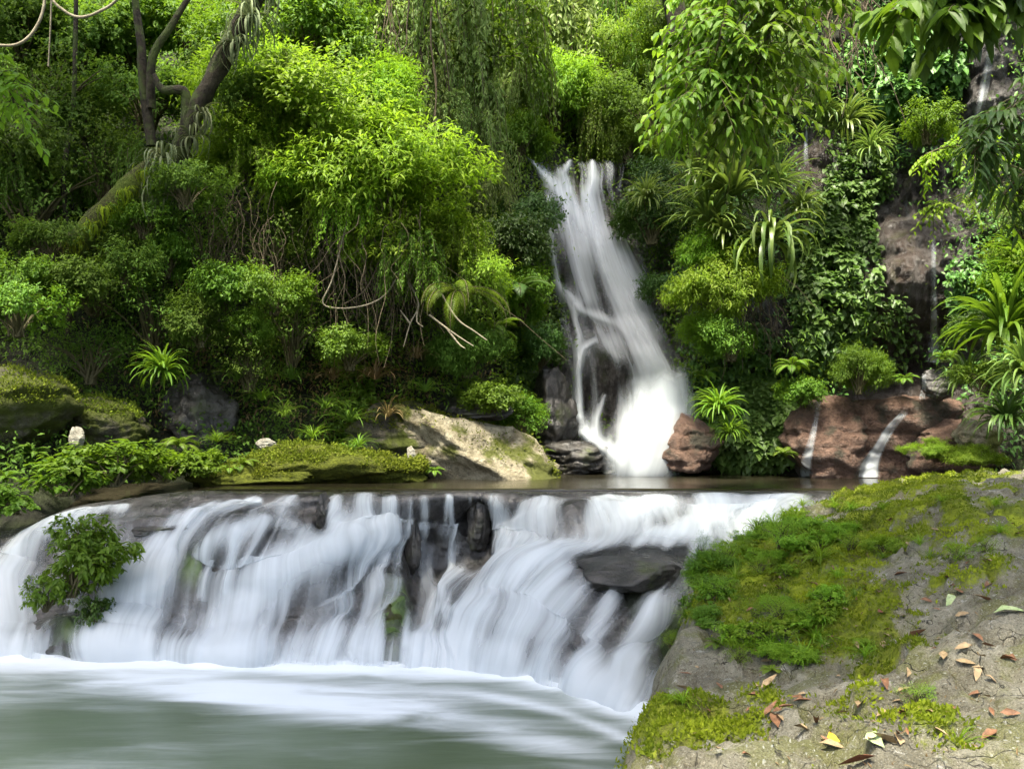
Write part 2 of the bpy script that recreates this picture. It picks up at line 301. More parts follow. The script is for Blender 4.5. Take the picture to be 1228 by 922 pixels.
# ---------------------------------------------------------------- lower cascade: stepped rock bed and its water
cas = [
 [(-150,640,12.5),(-150,665,11.8),(-150,690,11.5),(-150,720,11.2),(-150,745,11),(-150,770,10.8),(-150,790,10.6)],
 [(20,625,12.4),(0,645,11.9),(-5,680,11.6),(-8,710,11.3),(-10,740,11),(-12,765,10.8),(-15,788,10.65)],
 [(100,600,12.7),(70,617,12.1),(55,650,11.75),(45,690,11.4),(40,730,11.1),(38,760,10.9),(35,788,10.65)],
 [(160,592,13),(135,605,12.4),(115,635,11.95),(100,680,11.5),(92,725,11.2),(88,760,10.95),(85,788,10.65)],
 [(230,584,13.2),(215,598,12.5),(190,628,12.0),(165,670,11.55),(152,715,11.2),(143,755,10.9),(135,789,10.6)],
 [(290,584,13.2),(280,594,12.5),(245,630,12.05),(215,665,11.65),(205,710,11.25),(195,755,10.9),(188,790,10.55)],
 [(350,584,13.2),(335,592,12.5),(300,622,12.15),(285,645,11.55),(262,695,11.35),(250,750,10.9),(240,791,10.45)],
 [(385,584,13.2),(375,590,12.4),(348,625,12.15),(335,660,11.6),(325,700,11.3),(310,750,10.85),(300,792,10.4)],
 [(425,584,13.2),(420,590,12.3),(405,640,11.95),(395,662,11.5),(385,705,11.15),(370,750,10.8),(355,792,10.35)],
 [(475,584,13.2),(470,590,12.35),(460,630,12.15),(440,665,11.85),(430,700,11.5),(420,750,11.0),(410,793,10.35)],
 [(520,584,13.2),(515,591,12.45),(500,630,12.3),(490,660,12.1),(485,700,11.7),(475,750,11.2),(468,794,10.4)],
 [(560,584,13.2),(555,593,12.6),(545,640,12.5),(535,680,12.3),(525,720,11.8),(515,760,11.1),(505,795,10.4)],
 [(590,584,13.2),(585,592,12.6),(585,640,12.4),(585,680,11.9),(560,715,11.5),(540,760,10.85),(530,796,10.35)],
 [(640,584,13.2),(640,590,12.5),(640,622,12.2),(640,665,11.6),(610,690,11.25),(580,745,10.7),(565,800,10.25)],
 [(700,584,13.2),(700,591,12.6),(705,622,12.3),(715,655,11.6),(665,690,10.95),(630,750,10.4),(615,808,9.95)],
 [(760,584,13.2),(755,591,12.6),(765,617,12.35),(775,652,11.5),(715,712,10.65),(680,760,10.2),(665,818,9.6)],
 [(820,584,13.2),(820,592,12.65),(825,622,12.35),(830,655,11.4),(770,728,10.4),(725,780,9.9),(705,830,9.25)],
 [(880,584,13.2),(880,594,12.7),(880,622,12.4),(870,655,11.5),(810,720,10.4),(765,780,9.9),(745,845,8.85)],
 [(960,584,13.3),(960,594,12.8),(940,612,12.4),(910,650,11.6),(850,720,10.5),(800,790,9.9),(775,860,8.6)],
 [(1040,584,13.5),(1040,590,13),(1010,612,12.5),(960,655,11.8),(890,725,10.6),(840,790,9.9),(810,870,8.4)]]
A = np.array(cas, float); A = P(A[..., 0], A[..., 1], A[..., 2])
for k, dy in ((9, .10), (10, .30), (11, .42), (12, .28)): A[k, 2:6, 1] += np.array([.6, 1, .9, .5])*dy
for k, dy in ((13, .1), (14, .22), (15, .22), (16, .15)): A[k, 4:6, 1] -= dy
A[4:, 0, 2] = U - .02; A[4:, 1, 2] = U - .05
base_line = A[:, 6, :2].copy()
low = A[:, 6:7].copy(); low[..., 2] = -.5; low[..., 1] -= .15
A = np.concatenate([A, low], 1)
G = catmull(catmull(A, 200, 1), 640, 0)
zz = G[..., 2]; ph = zz/.6 + 2.2*vn(G[..., 0]*.7, 3, 7); sw = ph % 1
riser = np.where(sw > .82, (1 - sw)/.18*0 + (sw - .82)/.18, 1 - sw/.82); amp = (.02 + .22*vn(G[..., 0]*.9, zz*1.8, 4)**2)*sstep(-.1, .15, zz)*sstep(1.66, 1.45, zz)
G[..., 1] += amp*(riser - .5)*1.5
G[..., 1:-1, :] = (G[:, :-2] + 2*G[:, 1:-1] + G[:, 2:])/4 if False else G[..., 1:-1, :]
G[..., 1] += .5*(fbm(G[..., 0]*1.0, zz*1.1, 3, 2) - .5)*sstep(-.1, .2, zz)*sstep(1.66, 1.3, zz)
for _ in range(6): G[:, 1:-1] = .25*G[:, :-2] + .5*G[:, 1:-1] + .25*G[:, 2:]; G[1:-1] = .25*G[:-2] + .5*G[1:-1] + .25*G[2:]
# step profile: sharpen the treads so that the water drops in short falls
T0 = G.copy()
nor = nrm(np.cross(np.gradient(G, axis=0), np.gradient(G, axis=1))); nor *= np.sign(-nor[..., 1:2] + 1e-6)
gpx, gpy = proj(G)
rn = fbm(G[..., 0]*1.1, G[..., 1]*.8, G[..., 2]*1.3, 4, True) - .55
rn2 = fbm(G[..., 0]*4, G[..., 1]*3, G[..., 2]*4, 3) - .5
strat = (np.abs(((G[..., 2]*2.3 + .5*vn(G[..., 0]*.6, 0, 3)) % 1) - .5) - .25)
prot = blob(gpx,gpy,300,672,48,36)*.28 + blob(gpx,gpy,760,690,65,26)*.05 + blob(gpx,gpy,90,772,38,26)*.3 + blob(gpx,gpy,690,622,22,18)*.2 + blob(gpx,gpy,470,745,22,40)*.25 + blob(gpx,gpy,185,632,70,9)*.1 + blob(gpx,gpy,500,612,60,14)*.1 - blob(gpx,gpy,575,640,18,50)*.3 - blob(gpx,gpy,385,628,9,18)*.25 - blob(gpx,gpy,505,690,20,60)*.2
edge = sstep(.10, .30, np.linspace(0, 1, 200))[None]
R = G + nor * ((rn*.16 + rn2*.05 + strat*.06 + prot)*edge)[..., None]
moss = blob(gpx,gpy,470,748,18,40) + blob(gpx,gpy,235,680,20,20)*.8 + blob(gpx,gpy,110,770,40,30)*.5 + blob(gpx,gpy,800,760,40,60)*.4
struct('stream_bed', mesh('stream_bed', R, gridfaces(640, 200), BED, True, {'moss': np.clip(moss*1.4, 0, 1)}))

Ucoord = np.cumsum(np.linalg.norm(np.diff(G[:, 100], axis=0, prepend=G[:1, 100]), axis=1))[:, None]
Vcoord = np.cumsum(np.linalg.norm(np.diff(G, axis=1, prepend=G[:, :1]), axis=2), axis=1)
Ucoord = np.broadcast_to(Ucoord, Vcoord.shape)
def streams(gx, gy, lst, sc, ox, oy):
    """water cover left by a list of streams: polylines of (x, y, half width), each with a strength"""
    keep = np.ones(gx.shape)
    for st, pts in lst:
        q = np.array(pts, float); best = np.full(gx.shape, 9.0)
        for a, b in zip(q[:-1], q[1:]):
            ax, ay, aw = ox + a[0]/sc, oy + a[1]/sc, a[2]/sc; bx, by, bw = ox + b[0]/sc, oy + b[1]/sc, b[2]/sc
            t = np.clip(((gx-ax)*(bx-ax) + (gy-ay)*(by-ay))/((bx-ax)**2 + (by-ay)**2 + 1e-6), 0, 1)
            best = np.minimum(best, np.hypot(gx - ax - t*(bx-ax), gy - ay - t*(by-ay))/(aw + t*(bw-aw)))
        keep = keep*(1 - st*np.exp(-np.minimum(best, 4)**2*.9))
    return 1 - keep
CS = [(.9, [(150,92,12),(60,150,32),(20,230,48),(15,350,62)]), (.6, [(215,100,10),(130,115,14),(80,140,18)]), (.92, [(440,90,10),(350,125,18),(285,180,28),(235,260,38),(215,355,50)]), (.6, [(265,165,18),(200,240,20),(175,355,26)]),
  (.45, [(350,190,9),(380,165,10),(440,150,11),(530,156,14)]), (.5, [(375,170,6),(350,255,8)]), (.5, [(408,160,6),(392,250,7)]), (.4, [(440,150,6),(430,210,8)]), (.95, [(660,150,22),(560,176,24),(480,222,36),(420,285,52),(390,360,75)]),
  (.35, [(700,150,6),(705,230,6)]), (.35, [(800,160,6),(790,215,7)]), (.3, [(755,90,8),(750,140,8)]), (.75, [(575,75,14),(565,140,20)]), (.75, [(620,72,16),(610,145,22)]), (.7, [(670,75,14),(655,140,16)]), (.5, [(500,85,18),(480,120,22)]), (.55, [(620,175,18),(575,250,18),(560,355,26)]), (.5, [(650,190,12),(615,270,13),(608,355,18)]), (.4, [(670,150,8),(668,215,8)]),
  (.55, [(722,135,9),(735,240,10),(735,355,12)]), (.7, [(765,80,8),(768,150,9),(775,300,9)]), (.65, [(722,75,9),(716,140,9)]), (.6, [(800,80,7),(815,150,8)]), (.6, [(700,80,8),(690,140,8)]), (.55, [(655,240,10),(640,300,14),(640,355,20)]), (.4, [(690,300,6),(690,355,8)]), (.75, [(840,85,18),(860,140,28),(870,190,24)]), (.7, [(920,85,26),(910,140,36),(905,185,26)]), (.6, [(880,200,14),(800,222,18),(745,262,22),(722,355,30)]),
  (.6, [(745,300,7),(765,287,8),(800,292,8)]), (.97, [(1190,166,14),(1000,182,20),(905,208,24),(845,255,32),(808,315,40),(785,372,48)]), (.9, [(960,225,24),(900,290,34),(865,385,40)]), (.65, [(1000,245,18),(960,310,22),(945,405,26)]), (.85, [(1045,265,16),(1010,330,22),(1000,420,26)]), (.9, [(1110,278,18),(1075,340,24),(1055,440,34)]),
  (.9, [(1040,62,26),(1020,112,32)]), (.9, [(1120,90,40),(1060,148,40)]), (.8, [(1220,90,45),(1180,150,30)]), (.8, [(1340,85,40),(1250,130,40),(1190,165,20)]), (.6, [(1180,200,16),(1140,250,18),(1115,280,18)])]
cs = streams(gpx, gpy, CS, 1.421, 0, 540)
vv = np.linspace(0, 1, 200)[None]
dark = .5*blob(gpx,gpy,470,752,16,38) + 1.0*blob(gpx,gpy,572,640,14,42) + 1.2*blob(gpx,gpy,752,692,58,24) + .7*blob(gpx,gpy,92,775,34,26) + .6*blob(gpx,gpy,385,627,8,18) + .5*blob(gpx,gpy,497,660,9,45) + .5*blob(gpx,gpy,690,622,14,14) + .4*blob(gpx,gpy,636,790,14,28)
csb = cs.copy()
for _ in range(14): csb[1:-1] = (csb[:-2] + 2*csb[1:-1] + csb[2:])/4; csb[:, 1:-1] = (csb[:, :-2] + 2*csb[:, 1:-1] + csb[:, 2:])/4
cov = -.04 + .6*(fbm(Ucoord*1.8, Vcoord*.3, 5, 2) - .5) + 1.05*cs - dark + .55*sstep(.74, .85, vv)*(.5 + .5*cs)
cov = cov - .4*(1 - sstep(.17, .27, vv))*(1 - cs)
cov = cov - 1.6*(1 - sstep(.07, .17, vv + .08*(vn(Ucoord*2.2, 4, 1) - .5)))
smooth = G + nor * ((fbm(G[..., 0]*.9, G[..., 1]*.7, G[..., 2]*.9, 2, True) - .55)*.14*edge + prot*edge*.8)[..., None]
WV, WF, WC, WU, wn = [], [], [], [], 0
for k, (off, dc, ph) in enumerate([(.05, 0, 0), (.11, -.22, 11.3)]):
    rid = vn(Ucoord*4 + ph, Vcoord*.4, 3)*.07 + vn(Ucoord*11 + ph, Vcoord*.4, 5)*.018 - .03
    Wv = smooth + nor*((off + rid + .07*csb)*edge)[..., None]
    WV.append(Wv.reshape(-1, 3)); WF.append(gridfaces(640, 200) + wn); wn += 640*200
    WC.append((cov + dc).ravel()); WU.append(np.stack([Ucoord + ph, Vcoord + ph], -1).reshape(-1, 2))
struct('cascade_water', mesh('cascade_water', np.concatenate(WV), np.concatenate(WF), WATER, True, {'cov': np.concatenate(WC)}, np.concatenate(WU)))

# ---------------------------------------------------------------- pools
def pool(name, x0, x1, y0, y1, nx, ny, z, mat, foamf, wave):
    X, Y = np.meshgrid(np.linspace(x0, x1, nx), np.linspace(y0, y1, ny), indexing='ij')
    fo, Zw = foamf(X, Y), z + wave(X, Y)
    return struct(name, mesh(name, np.stack([X, Y, Zw], -1), gridfaces(nx, ny), mat, True, {'foam': fo}))
bl = catmull(base_line, 300, 0)
def foam_low(X, Y):
    yb = np.interp(X, bl[:, 0], bl[:, 1], left=10.6, right=8.4); d = np.maximum(yb - Y, 0)
    f = 1.15*np.exp(-(d/.6)**1.25) + .55*np.exp(-((d - 1.6 - .35*np.sin(X*.9+1))/.6)**2)*(.5 + .6*vn(X*.5, 1, 2)) + .35*np.exp(-((d-2.0-.3*X)/.4)**2)*vn(X*.7, 4, 2)
    f = f*(.45 + .9*fbm(X*.8 + Y*.5, Y*1.3, 3, 3)) + .9*np.exp(-(d/.22)**2) + .5*np.exp(-((d - .9 - .5*vn(X*.5, 9, 1))/.18)**2)*sstep(-3, 1, X)
    return f + .02 + .32*vn(X*.35, Y*1.1, 8) - .1
pool('lower_pool', -16, 14, -3, 11.6, 500, 420, 0, POOL, foam_low, lambda X, Y: .02*(fbm(X*.8, Y*2.2, 1, 3) - .5) + .13*np.exp(-((np.interp(X, bl[:, 0], bl[:, 1]) - Y)/.28)**2)*fbm(X*3.5, Y*3.5, 2, 3))
def foam_up(X, Y): return .35*np.exp(-((X - 2.4)/1.6)**2 - ((Y - 19)/1.2)**2) + .0*X - .15
pool('upper_pool', -13, 14, 12.84, 21, 300, 160, U, UPOOL, foam_up, lambda X, Y: .012*(fbm(X*1.4, Y*3.5, 5, 3) - .5) - .30*(np.maximum(13.12 - Y, 0)/.28)**2 - .5*sstep(-3.8, -5.8, X)*sstep(14.6, 12.4, Y))
# ---------------------------------------------------------------- main waterfall
def sheet(rows, nu, nv, bulge=.2, off=.3):        # rows: (left px, right px, py, coverage); returns grid of points in front of the terrain
    A = np.array(rows, float); B = catmull(A, nv, 0); s = np.linspace(0, 1, nu)[:, None]
    wd2 = (B[None, :, 1] - B[None, :, 0])*.035; px = (B[None, :, 0] - wd2)*(1-s) + (B[None, :, 1] + wd2)*s; py = np.broadcast_to(B[None, :, 2], px.shape)
    Y = wall_at(B[:, :2].mean(1), B[:, 2])
    Yk = np.convolve(np.pad(Y, 12, mode='edge'), np.ones(25)/25, 'valid')
    Yk = np.minimum.accumulate(Yk) if False else Yk
    Yy = Yk[None] - off - bulge*np.sqrt(np.clip(4*s*(1-s), 0, 1)) 
    return px, py, Yy, s, B
MW = []
def add_fall(rows, nu=60, nv=140, bulge=.25, off=.35, dens=1.0, soft=.16, dark=(), up=1.0, ph=0.0, fade=0.0):
    px, py, Y, s, B = sheet(rows, nu, nv, bulge, off)
    Pt = P(px, py, np.broadcast_to(Y, px.shape))
    w = np.linalg.norm(Pt[-1] - Pt[0], axis=1).mean()
    U_ = np.broadcast_to(s*w*up + ph, px.shape); Vc = np.cumsum(np.linalg.norm(np.diff(Pt, axis=1, prepend=Pt[:, :1]), axis=2), axis=1)
    c = np.broadcast_to(B[None, :, 3], px.shape)*dens
    e = sstep(0, soft, s)*sstep(0, soft, 1 - s)
    c = c - 1.3*(1 - e)
    if fade: c = c - 1.5*(1 - sstep(0, fade, np.linspace(0, 1, nv)))[None]
    for (x, y, sx, sy, a) in dark: c = c + a*blob(px, py, x, y, sx, sy)
    Pt = Pt - np.array([0, 1, 0])*(vn(U_*4, Vc*.4, 3)*.08 + vn(U_*11, Vc*.4, 9)*.015)[..., None]
    MW.append((Pt.reshape(-1, 3), gridfaces(nu, nv), c.ravel(), np.stack([U_, Vc + ph], -1).reshape(-1, 2), nu, nv))
WS = [(.6, [(22,42,4),(85,100,6)]), (.9, [(85,100,7),(130,150,18),(190,230,36),(240,310,52),(290,390,54),(330,470,50),(372,560,46),(402,640,44),(402,760,60),(372,880,52)]), (.65, [(120,190,10),(135,330,12),(150,420,11),(185,480,11),(200,540,10),(198,640,12),(195,740,16),(230,800,18),(265,855,20)]),
  (.8, [(178,95,9),(160,125,13),(172,170,14)]), (.85, [(236,95,7),(238,140,14),(225,185,20),(236,260,20),(255,300,18)]), (.5, [(160,250,24),(190,350,28),(215,450,28)]), (.6, [(150,408,9),(205,478,12),(270,500,14),(335,522,16)]), (.55, [(240,555,8),(212,575,9),(200,640,9),(205,750,10)]),
  (.7, [(268,695,7),(246,755,11),(250,830,13)]), (.4, [(290,560,26),(335,660,18)]), (.95, [(470,650,36),(425,690,72),(385,790,72),(365,890,56)]), (.9, [(210,790,14),(262,832,20),(330,885,28)]), (.35, [(250,540,24),(300,600,18)])]
def add_wall_fall(rows, nu, nv, off, bulge, gain, base, ph, dark=(), only=None):
    px, py, Y, s, B = sheet([(a, b, c, 0) for a, b, c in rows], nu, nv, bulge, off)
    cs = streams(px, py, WS if only is None else [WS[k] for k in only], 2.143, 600, 150)
    Y = Y - .22*cs; Pt = P(px, py, Y); w = np.linalg.norm(Pt[-1] - Pt[0], axis=1).mean()
    U_ = np.broadcast_to(s*w + ph, px.shape); Vc = np.cumsum(np.linalg.norm(np.diff(Pt, axis=1, prepend=Pt[:, :1]), axis=2), axis=1)
    c = base + gain*cs + .35*(fbm(U_*2.2, Vc*.3, 5, 2) - .5) - 1.2*(1 - sstep(0, .05, s)*sstep(0, .05, 1 - s))
    if ph > 30: c = c - 1.6*(1 - sstep(0, 1, (py - 402 - 40*vn(px/14, 3, 1))/75))
    c = c - .9*(1 - sstep(182, 200, py))*(1 - .9*sstep(660, 640, px))
    for (x, y, sx, sy, a) in dark: c = c + a*blob(px, py, x, y, sx, sy)
    Pt = Pt - np.array([0, 1, 0])*(vn(U_*4, Vc*.4, 3)*.10 + vn(U_*11, Vc*.4, 9)*.02)[..., None]
    MW.append((Pt.reshape(-1, 3), gridfaces(nu, nv), c.ravel(), np.stack([U_, Vc + ph], -1).reshape(-1, 2), nu, nv))
dk = [(728, 450, 13, 20, -.25), (733, 500, 10, 26, -.3), (750, 452, 10, 20, -.4), (704, 470, 8, 50, -.3)]
ENV = [(590,640,160),(620,740,190),(634,746,230),(642,760,280),(648,782,330),(656,812,380),(664,838,420),(668,856,450),(670,866,490),(672,856,530),(680,838,570)]
add_wall_fall(ENV, 170, 260, .40, .45, .95, .02, 0, dk)
add_wall_fall(ENV, 150, 220, .75, .45, .85, -.42, 13.7, dk)
add_wall_fall([(690,850,385),(690,872,450),(690,872,500),(690,850,570)], 120, 130, .95, .7, 1.1, -.42, 31.0, (), (1, 10, 11))
_mw = MW; MW = []
add_fall([(700,880,395,.2),(690,885,440,.32),(690,885,490,.45),(690,870,530,.5),(690,850,572,.5)], 60, 70, .5, 1.9, 1, .5, [(812,490,34,44,.35),(765,552,60,22,.4)], 1, 91, .4)
mist_ = MW[0]; MW = _mw
link('mist', mesh('mist', mist_[0], mist_[1], MIST, True, {'cov': mist_[2]}, mist_[3]), kind='stuff', label='soft white mist at the foot of the waterfall')
ofs = np.cumsum([0] + [len(m[0]) for m in MW])
struct('waterfall_water', mesh('waterfall_water', np.concatenate([m[0] for m in MW]), np.concatenate([m[1] + o for m, o in zip(MW, ofs)]), WATER, True,
       {'cov': np.concatenate([m[2] for m in MW])}, np.concatenate([m[3] for m in MW])))
# ---------------------------------------------------------------- foreground boulder
eY = np.array([0.3, 2.0, 3.4, 5.5, 7.0, 8.5, 9.5, 10.5, 11.5, 12.2, 13.2, 14.5])
ex = np.array([.05, .18, .316, .70, 1.09, 1.57, 2.12, 2.78, 3.7, 4.97, 6.7, 9.0])
ez = np.array([1.1, 1.2, 1.255, 1.11, 1.11, 1.26, 1.445, 1.61, 1.73, 1.80, 1.86, 1.8])
rYs = np.array([0.3, 2.8, 5.3, 7.5, 9, 10, 12, 14.5]); rZs = np.array([1.35, 1.45, 1.62, 1.88, 1.97, 2.0, 2.03, 2.0])
def boulder_z(s, Y):
    ze = np.interp(Y, eY, ez); zr = np.interp(Y, rYs, rZs); x = np.interp(Y, eY, ex) + s + (.34*(fbm(Y*.9, 3, 1, 4) - .5) + .10*(vn(Y*5, 2, 8) - .5))*sstep(1.2, 0, s)*sstep(1.5, 3.5, Y)
    up = sstep(0, 2.6, s)
    z = ze + (zr - ze)*up + .05*np.maximum(s - 2.6, 0)*.3
    d = np.maximum(-s + .12, 0); z = z - 1.1*d - 2.6*d**1.7
    d2 = np.maximum(.45 - s, 0); z = z - .22*d2*d2
    lay = x*.18 + Y*.55 + .8*fbm(x*.9, Y*.9, 3, 4)
    st = (lay*1.25) % 1
    z = z - (.06 + .16*vn(x*1.1, Y*.9, 8))*sstep(.0, .07, st)*(1 - sstep(.10, .95, st))*sstep(-.3, .4, s)
    z = z + (fbm(x*.9, Y*.9, 1, 4) - .5)*.24 + (fbm(x*3.4, Y*2.8, 4, 5, True) - .6)*.13 + (fbm(x*15, Y*15, 2, 4) - .5)*.045 - .05*sstep(.62, .75, vn(x*8, Y*7, 3))
    cr = np.abs(fbm(x*1.3 + 9, Y*.9, 6, 3) - .5); z = z - .07*np.exp(-(cr/.012)**2)
    return x, z
bs = np.concatenate([np.linspace(-1.0, 2.2, 330), np.linspace(2.22, 8.5, 170)]); bY = np.concatenate([np.linspace(1.2, 5, 300), np.linspace(5.02, 14.4, 320)])
S_, BY = np.meshgrid(bs, bY, indexing='ij'); BX, BZ = boulder_z(S_, BY)
over = .16*np.sin(BZ*6 + BY)*(S_ < 0)
BV = np.stack([BX + over*sstep(0, .4, -S_), BY, BZ], -1); bpx, bpy_ = proj(BV)
def boulder_moss(px, py, x, Y):
    n = fbm(x*1.6, Y*1.4, 5, 4)
    b = 1.0*blob(px,py,1090,610,190,42) + .9*blob(px,py,940,650,110,50) + .8*blob(px,py,950,720,75,60) + .9*blob(px,py,1040,765,38,48) + .8*blob(px,py,1100,830,12,50) + .95*blob(px,py,830,870,45,30) + .8*blob(px,py,770,880,25,30) \
        + .8*blob(px,py,1120,660,140,22) + .6*blob(px,py,860,720,60,40) + .5*blob(px,py,1140,880,40,30) + .9*blob(px,py,840,680,40,50)
    return np.clip(.12 + b*1.25*(.5 + .5*sstep(.36, .5, fbm(x*2.3 + 4, Y*1.9, 2, 4))) + (n - .56)*2.4 - .05 + 1.3*(fbm(x*6, Y*5, 3, 4) - .5), -.3, 1.0)
bm = boulder_moss(bpx, bpy_, BX, BY)
BV[..., 2] += .05*sstep(.3, .6, bm)*(.2 + fbm(BX*8, BY*8, 4, 3))
wet = sstep(.25, .6, -S_ + .25*(fbm(BX*2, BY*2, BZ*2, 3) - .5))*sstep(.9, .5, BZ)
bo = thing('boulder', 'huge mossy grey boulder with leaf litter beside the lower cascade', 'boulder', (0, 0, 0), None,
           mesh('boulder', BV, gridfaces(len(bs), len(bY)), BOULDER, True, {'moss': bm, 'wet': wet}))

# ---------------------------------------------------------------- leaf templates and scatter
def leaf_tpl(w, fold=.08, droop=.16):
    V = np.array([(0,0,0), (-w*.85,.33,fold), (0,.36,0), (w*.85,.33,fold), (-w*.6,.68,fold*.6-droop*.4), (0,.7,-droop*.4), (w*.6,.68,fold*.6-droop*.4), (0,1,-droop)], float)
    Fq = np.array([(0,2,1,1),(0,3,2,2),(1,2,5,4),(2,3,6,5),(4,5,7,7),(5,6,7,7)])
    return V, Fq
def tri_fix(Fq):                     # quads with a repeated last index -> triangles list
    out = []
    for f in Fq: out += [(f[0], f[1], f[2])] if f[2] == f[3] else [(f[0], f[1], f[2]), (f[0], f[2], f[3])]
    return np.array(out)
def T(w, fold=.08, droop=.16):
    V, Fq = leaf_tpl(w, fold, droop); return V, tri_fix(Fq)
OV, LAN, ROUND, MICRO = T(.26), T(.14, .05, .25), T(.42, .1, .2), (np.array([(0,0,0),(-.22,.45,.05),(.22,.45,.05),(0,1,-.1)], float), np.array([(0,2,1),(1,2,3)]))
PINN = (np.array([(0,0,0),(-.05,.35,.0),(.05,.35,0),(0,1,-.12)], float), np.array([(0,2,1),(1,2,3)]))
def scatter(tpl, pos, d, n, L, r=None):
    V, Fc = tpl; d = nrm(d); x = nrm(np.cross(d, n)); z = np.cross(x, d)
    M = np.stack([x, d, z], -1)                                       # N,3,3
    W = pos[:, None] + np.einsum('nij,vj->nvi', M, V)*np.asarray(L).reshape(-1, 1, 1)
    m = len(pos); r = rng.random(m) if r is None else r
    return W.reshape(-1, 3), (Fc[None] + np.arange(m)[:, None, None]*len(V)).reshape(-1, 3), np.repeat(r, len(V))
def rdir(n):
    v = rng.normal(size=(n, 3)); return nrm(v)
class TB:
    def __init__(s): s.V, s.F, s.A, s.n = [], [], [], 0
    def add(s, t):
        s.V.append(t[0]); s.F.append(t[1] + s.n); s.A.append(t[2]); s.n += len(t[0])
    def build(s, name, mat): return mesh(name, np.concatenate(s.V), np.concatenate(s.F), mat, False, {'rnd': np.concatenate(s.A)})
def bush_cloud(ncl, nl, tw, seed, lobes=5, low=-.45, rad=(1, 1, .85), lr=(.38, .62), spread=.62):
    """leaf positions and directions in a lobed uneven crown of radius about 1"""
    lc = rdir(lobes)*np.array([spread, spread, spread*.85])*rng.uniform(.5, 1.1, (lobes, 1)); lc[:, 2] = lc[:, 2]*.8 + .12; lr = rng.uniform(*lr, lobes)
    k = rng.integers(0, lobes, ncl); dd = rdir(ncl); rr = rng.random(ncl)**.38
    c = lc[k] + dd*(lr[k]*rr)[:, None]; c = c[c[:, 2] > low]; ncl = len(c); c = c*np.array(rad)
    out = nrm(c + np.array([0, 0, .05]) + .3*rdir(ncl)); td = nrm(out + np.array([0, 0, .25]) + .45*rdir(ncl))
    t = rng.random((ncl, nl)); pos = c[:, None] + td[:, None]*(t*tw)[..., None] + rng.normal(size=(ncl, nl, 3))*tw*.18
    side = rdir(ncl*nl).reshape(ncl, nl, 3); d = td[:, None]*.7 + side*.8
    crnd = rng.random(ncl)[:, None]*.6 + rng.random((ncl, nl))*.4
    return pos.reshape(-1, 3), d.reshape(-1, 3), np.repeat(out[:, None], nl, 1).reshape(-1, 3), crnd.ravel(), c
def make_bush(name, tpl, ncl, nl, tw, L, droop, mat, upn=1.0, **kw):
    pos, d, out, cr, c = bush_cloud(ncl, nl, tw, 0, **kw)
    d = nrm(d) + np.array([0, 0, -droop]); n = np.array([0, 0, upn]) + out*.6 + .35*rdir(len(pos))
    tb = TB(); tb.add(scatter(tpl, pos, d, n, L*rng.uniform(.65, 1.2, len(pos)), cr))
    f = tb.build(name, mat)
    mb = MB(); sel = c[rng.permutation(len(c))[:26]]
    for q in sel:
        mid = q*.5 + rng.normal(size=3)*.06 + np.array([0, 0, -.1]); mb.add(*tube([(rng.normal()*.06, rng.normal()*.06, -.62), mid, q], [.028, .016, .006], 5, 3))
    return f, mb.build('stem', STEM)
def make_weep(name, mat, strands=85, L=.075, tpl=LAN):
    tb = TB(); mb = MB()
    for i in range(strands):
        a = rng.uniform(0, 6.283); r0 = rng.random()**.6*.45; top = np.array([math.cos(a)*r0, math.sin(a)*r0, rng.uniform(-.1, 1.0)])
        out = np.array([math.cos(a), math.sin(a), 0])*rng.uniform(.15, .5); ln = rng.uniform(.45, 1.0)
        t = np.linspace(0, 1, 42)[:, None]; p = top + out*np.sqrt(t) + np.array([0, 0, -1])*ln*t**1.5 + np.array([0, 0, .15])*np.sin(np.minimum(t*3, 3.14))
        p = p + rng.normal(size=p.shape)*.012
        q = np.repeat(p, 2, 0) + rng.normal(size=(84, 3))*.02; d = nrm(np.gradient(p, axis=0)); d = np.repeat(d, 2, 0)*.8 + rdir(84)*.8 + np.array([0, 0, -.35])
        tb.add(scatter(tpl, q, d, np.array([0, 0, 1]) + .6*rdir(84), L*rng.uniform(.6, 1.25, 84), np.clip(rng.random()*.7 + rng.random(84)*.3, 0, 1)))
        mb.add(*tube(p[::8], [.008, .003], 4, 2))
    return tb.build(name, mat), mb.build('stem', STEM)
